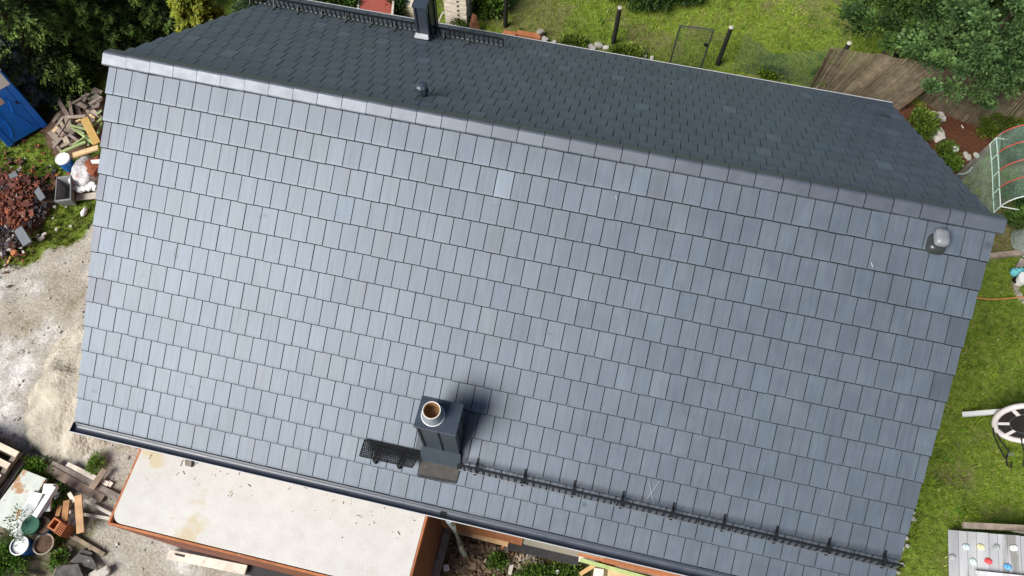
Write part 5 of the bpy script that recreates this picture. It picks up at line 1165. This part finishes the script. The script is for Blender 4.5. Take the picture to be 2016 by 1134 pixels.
for i in range(3):
    for s_i in range(6):
        u0, u1 = (i + s_i / 6), (i + (s_i + 1) / 6)
        def P_(u, v):
            i0 = min(int(u), 2); f = u - i0; a = at(sk_o[i0][0] * (1 - f) + sk_o[i0 + 1][0] * f, sk_o[i0][1] * (1 - f) + sk_o[i0 + 1][1] * f, .06); b = sk_i[i0].lerp(sk_i[i0 + 1], f)
            q = a.lerp(b, v); return q + up * (-.12 * math.sin(math.pi * v) + .07 * math.sin(u * 8 + v * 3) * (1 - v))
        for v in range(rows): m.face([P_(u0, v / rows), P_(u1, v / rows), P_(u1, (v + 1) / rows), P_(u0, (v + 1) / rows)])
m.build('film_skirt', FILM, gh, smooth=True)
m = MB(); m.tube([at(1886, 343, .10), at(1900, 342, .14), at(1909, 336, .18), at(1914, 329, .22)], .022, 6); m.build('rolled_hem', FILMC, gh, smooth=True)
m = MB(); e0, e1 = hb_[0] + up * .75 + Vector((.35, .02, 0)), hb_[0] + up * .80 + Vector((1.7, .02, 0)); m.hexa([e0, e1, e1 + Vector((0, -.35, .1)), e0 + Vector((.1, -.3, .1)), e0 + up * .01, e1 + up * .01, e1 + Vector((0, -.35, .11)), e0 + Vector((.1, -.3, .11))]); m.build('blue_cover', BLUEF, gh)
for k in range(9):
    b = hb_[k % 5] + Vector((.45 + .5 * (k % 3), random.uniform(-.15, .15), 0)); bush((b.x, b.y, 0), .3, .28, random.uniform(.4, .65), 1100, (.03, .08, .02), (.11, .21, .06), 'leafy tomato plant growing under the greenhouse film', name='tomato_plant', cat='plant', group='plants under the greenhouse film', tufts=16, ll=.09, lw=.035)
cl = thing('film_cloche', at(2030, 480, 0), 'small clear film cloche at the right edge below the tunnel', 'cloche'); m = MB(); m.lathe(cl.location, [(.42, 0), (.41, .12), (.36, .26), (.22, .36), (.001, .40)], 28); m.build('film_dome', FILMC, cl, smooth=True)
m = MB(); m.tube([cl.location + Vector((.42 * math.cos(t), .42 * math.sin(t), .01)) for t in [2 * math.pi * k / 28 for k in range(29)]], .012, 6); m.build('rim', FILMC, cl)
plank((1945, 503), (2050, 492), .09, .09, .12, .10, WOODG, 'grey timber edging board between the soil bed and lawn', tint=(1.4, 1.3, 1.15))
pth = MB(); pts = [(2012, 512), (2003, 530), (1998, 552), (1999, 575), (2012, 592), (2030, 605)]
for k in range(len(pts) - 1):
    for j in range(3):
        a, b = at(pts[k][0] + (pts[k + 1][0] - pts[k][0]) * j / 3, pts[k][1] + (pts[k + 1][1] - pts[k][1]) * j / 3), at(pts[k][0] + (pts[k + 1][0] - pts[k][0]) * (j + .92) / 3, pts[k][1] + (pts[k + 1][1] - pts[k][1]) * (j + .92) / 3); c = random.uniform(.55, .85); pth.cur = (c, c * .95, c * .85); a.z = b.z = .015; pth.bar(a, b, .12, .07)
o = pth.build('path', STONE); o['kind'] = 'structure'
bk = bz(2018, 546, .26); bucket(bk, .12, .26, WHITEM, WHITEM, 'white bucket beside the curved stone edging'); blob('turquoise_cloth', at(2004, 537, .08), .13, .10, .10, TURQ, 'turquoise cloth draped behind the white bucket', 'cloth', 4, .5); blob('black_pot', at(2004, 552, .07), .10, .10, .12, BLACKM, 'black pot beside the white bucket', 'pot', 6, .15)
cbl = MB(); cbl.tube([at(x, y, .07) for x, y in ((1915, 585), (1928, 587), (1944, 589), (1960, 589), (1978, 588), (1998, 586), (2020, 584), (2040, 581))], .011, 7)
tag(cbl.build('garden_cable', HOSE, loc=at(1970, 588, 0)), 'orange cable lying straight across the right lawn', 'cable')
# swing
plank((1897, 815), (2060, 802), .12, .85, .085, .085, WHITEPAINT, 'white painted beam slanting up from the lawn above the swing', name='swing_beam', cat='beam')
rcn = at(2022, 834, .52); sw = thing('nest_swing', Vector((rcn.x, rcn.y, 0)), 'round nest swing with a white padded ring and black seat', 'swing'); nrm = Vector((-.10, -.94, .32)).normalized(); e1 = Vector((1, 0, 0)); e1 = (e1 - nrm * e1.dot(nrm)).normalized(); e2 = nrm.cross(e1)
if e2.z < 0: e2 = -e2
def rp(r_, t): return rcn + (e1 * math.cos(t) + e2 * math.sin(t)) * r_
m = MB(); m.tube([rp(.52, 2 * math.pi * k / 48) for k in range(57)], .055, 10); m.build('padded_ring', NYLON, sw, smooth=True)
m = MB(); m.face([rp(.49, 2 * math.pi * k / 40) - nrm * .02 for k in range(40)]); m.face([rp(.49, -2 * math.pi * k / 40) - nrm * .03 for k in range(40)]); m.build('seat_fabric', NET, sw)
for t in (.6, 1.65, 2.55, 3.6, 4.4, 5.5): m = MB(); m.bar(rp(.28, t) + nrm * .01, rp(.49, t) + nrm * .01, .07, .01, nrm); m.build('spoke_strap', NYLON, sw)
m = MB(); m.tube([rp(.28, 2 * math.pi * k / 32) + nrm * .006 for k in range(33)], .007, 6); m.build('inner_cord', GREYRAIL, sw)
m = MB(); m.tube([at(1955, 843, .25), at(1957, 858, .1), at(1964, 876, .06), at(1972, 890, .06), at(1981, 905, .06), at(1982, 916, .06)], .014, 6); m.tube([at(1968, 836, .3), at(1963, 852, .12), at(1968, 866, .06), at(1978, 878, .06), at(1986, 890, .06), at(1981, 903, .06)], .014, 6)
m.tube([at(1981, 903, .06), at(1984, 918, .06), at(1991, 922, .06), at(1991, 910, .06)], .012, 6); m.tube([at(2010, 858, .2), at(2012, 872, .07), at(2017, 890, .06), at(2016, 920, .06)], .014, 6); m.build('rope', CORD, sw, smooth=True)
m = MB(); m.tube([at(1986 + 5 * math.cos(t) + 4, 894 + 2.6 * math.sin(t), .07) for t in [2 * math.pi * k / 16 for k in range(17)]], .006, 6); m.build('carabiner', GALV, sw)
# climbing ramp
rl0, rl1 = at(1866, 1043, .12), at(1867.5, 1160, .12); yA, yB = rl0.y, rl1.y; X0 = rl0.x; SL = math.radians(38)
cr = thing('climbing_ramp', (X0 + .5, (yA + yB) / 2, 0), 'silver grey plank climbing ramp with coloured holds', 'climbing ramp'); rn = Vector((-math.sin(SL), 0, math.cos(SL)))
def rpnt(s, y, h=0): return Vector((X0 + s * math.cos(SL), y, .12 + s * math.sin(SL))) + rn * h
s = 0; widths = [.165, .14, .14, .19, .135, .14, .195, .19, .14, .16, .15]
for wd in widths:
    m = MB(); c = random.uniform(.86, 1.12); m.cur = (c, c, c * 1.01); jh = random.uniform(-.002, .002); y0_ = yB; y1_ = yA + random.uniform(-.006, .006)
    m.hexa([rpnt(s + .002, y0_, -.025), rpnt(s + wd - .002, y0_, -.025), rpnt(s + wd - .002, y1_, -.025), rpnt(s + .002, y1_, -.025), rpnt(s + .002, y0_, jh), rpnt(s + wd - .002, y0_, jh), rpnt(s + wd - .002, y1_, jh), rpnt(s + .002, y1_, jh)]); m.build('plank', WOODX, cr, bevel=.003); s += wd
def onramp(px, py):
    d = ray(px, py); q = rpnt(0, 0); return CAM + d * (rn.dot(q - CAM) / rn.dot(d))
for k, (px, py) in dict(pale_blue=(1902, 1077), yellow=(1931, 1077), grey=(1962, 1078), white=(1996, 1079), mint=(1916, 1106), red=(1946, 1105), blue=(1984, 1116)).items():
    c = onramp(px, py); m = MB(); mr = rn.to_track_quat('Z', 'Y').to_matrix(); m.lathe(c, [(.046, .0), (.052, .012), (.040, .034), (.018, .042), (.001, .043)], 14, mr @ Matrix.Rotation(random.uniform(0, 6), 3, 'Z'), 1, 1.2, 2.4); h = m.build('climbing_hold', HOLDC[k], cr, smooth=True); h['label'] = k.replace('_', ' ') + ' climbing hold'
    m = MB(); 
    for sg in (-1, 1): m.box(c + rn * .040 + Vector((0, sg * .018, 0)), (.012, .012, .012), mr)
    m.build('bolt', BLACKM, h)
c = onramp(1875, 1097); m = MB(); mr = rn.to_track_quat('Z', 'Y').to_matrix(); m.lathe(c, [(.046, .0), (.052, .012), (.040, .034), (.018, .042), (.001, .043)], 14, mr, 1, 1.2, 2.4); h = m.build('climbing_hold', HOLDC['grey'], cr, smooth=True); h['label'] = 'grey hold at the lower left of the ramp'
m = MB(); 
for y_ in (yA - .10, yB + .1): m.bar(rpnt(.05, y_, -.055), rpnt(1.6, y_, -.055), .06, .055, rn)
m.build('bearer', WOODG, cr)
m = MB(); m.cur = (1.5, 1.5, 1.5); m.bar(rpnt(.42, onramp(1912, 1128).y, .045), rpnt(1.7, onramp(1912, 1128).y, .045), .07, .09, rn); m.build('side_rail', WOODX, cr)
plank((1898, 1033), (2050, 1041), .55, .62, .10, .08, WOODG, 'weathered square beam lying beside the climbing ramp', tint=(1.25, 1.2, 1.1), name='beam', cat='beam')
plank((1992, 1042), (2050, 1055), .50, .60, .06, .05, WOODW, 'pale batten between the beam and climbing ramp', tint=1.0, name='batten', cat='batten')
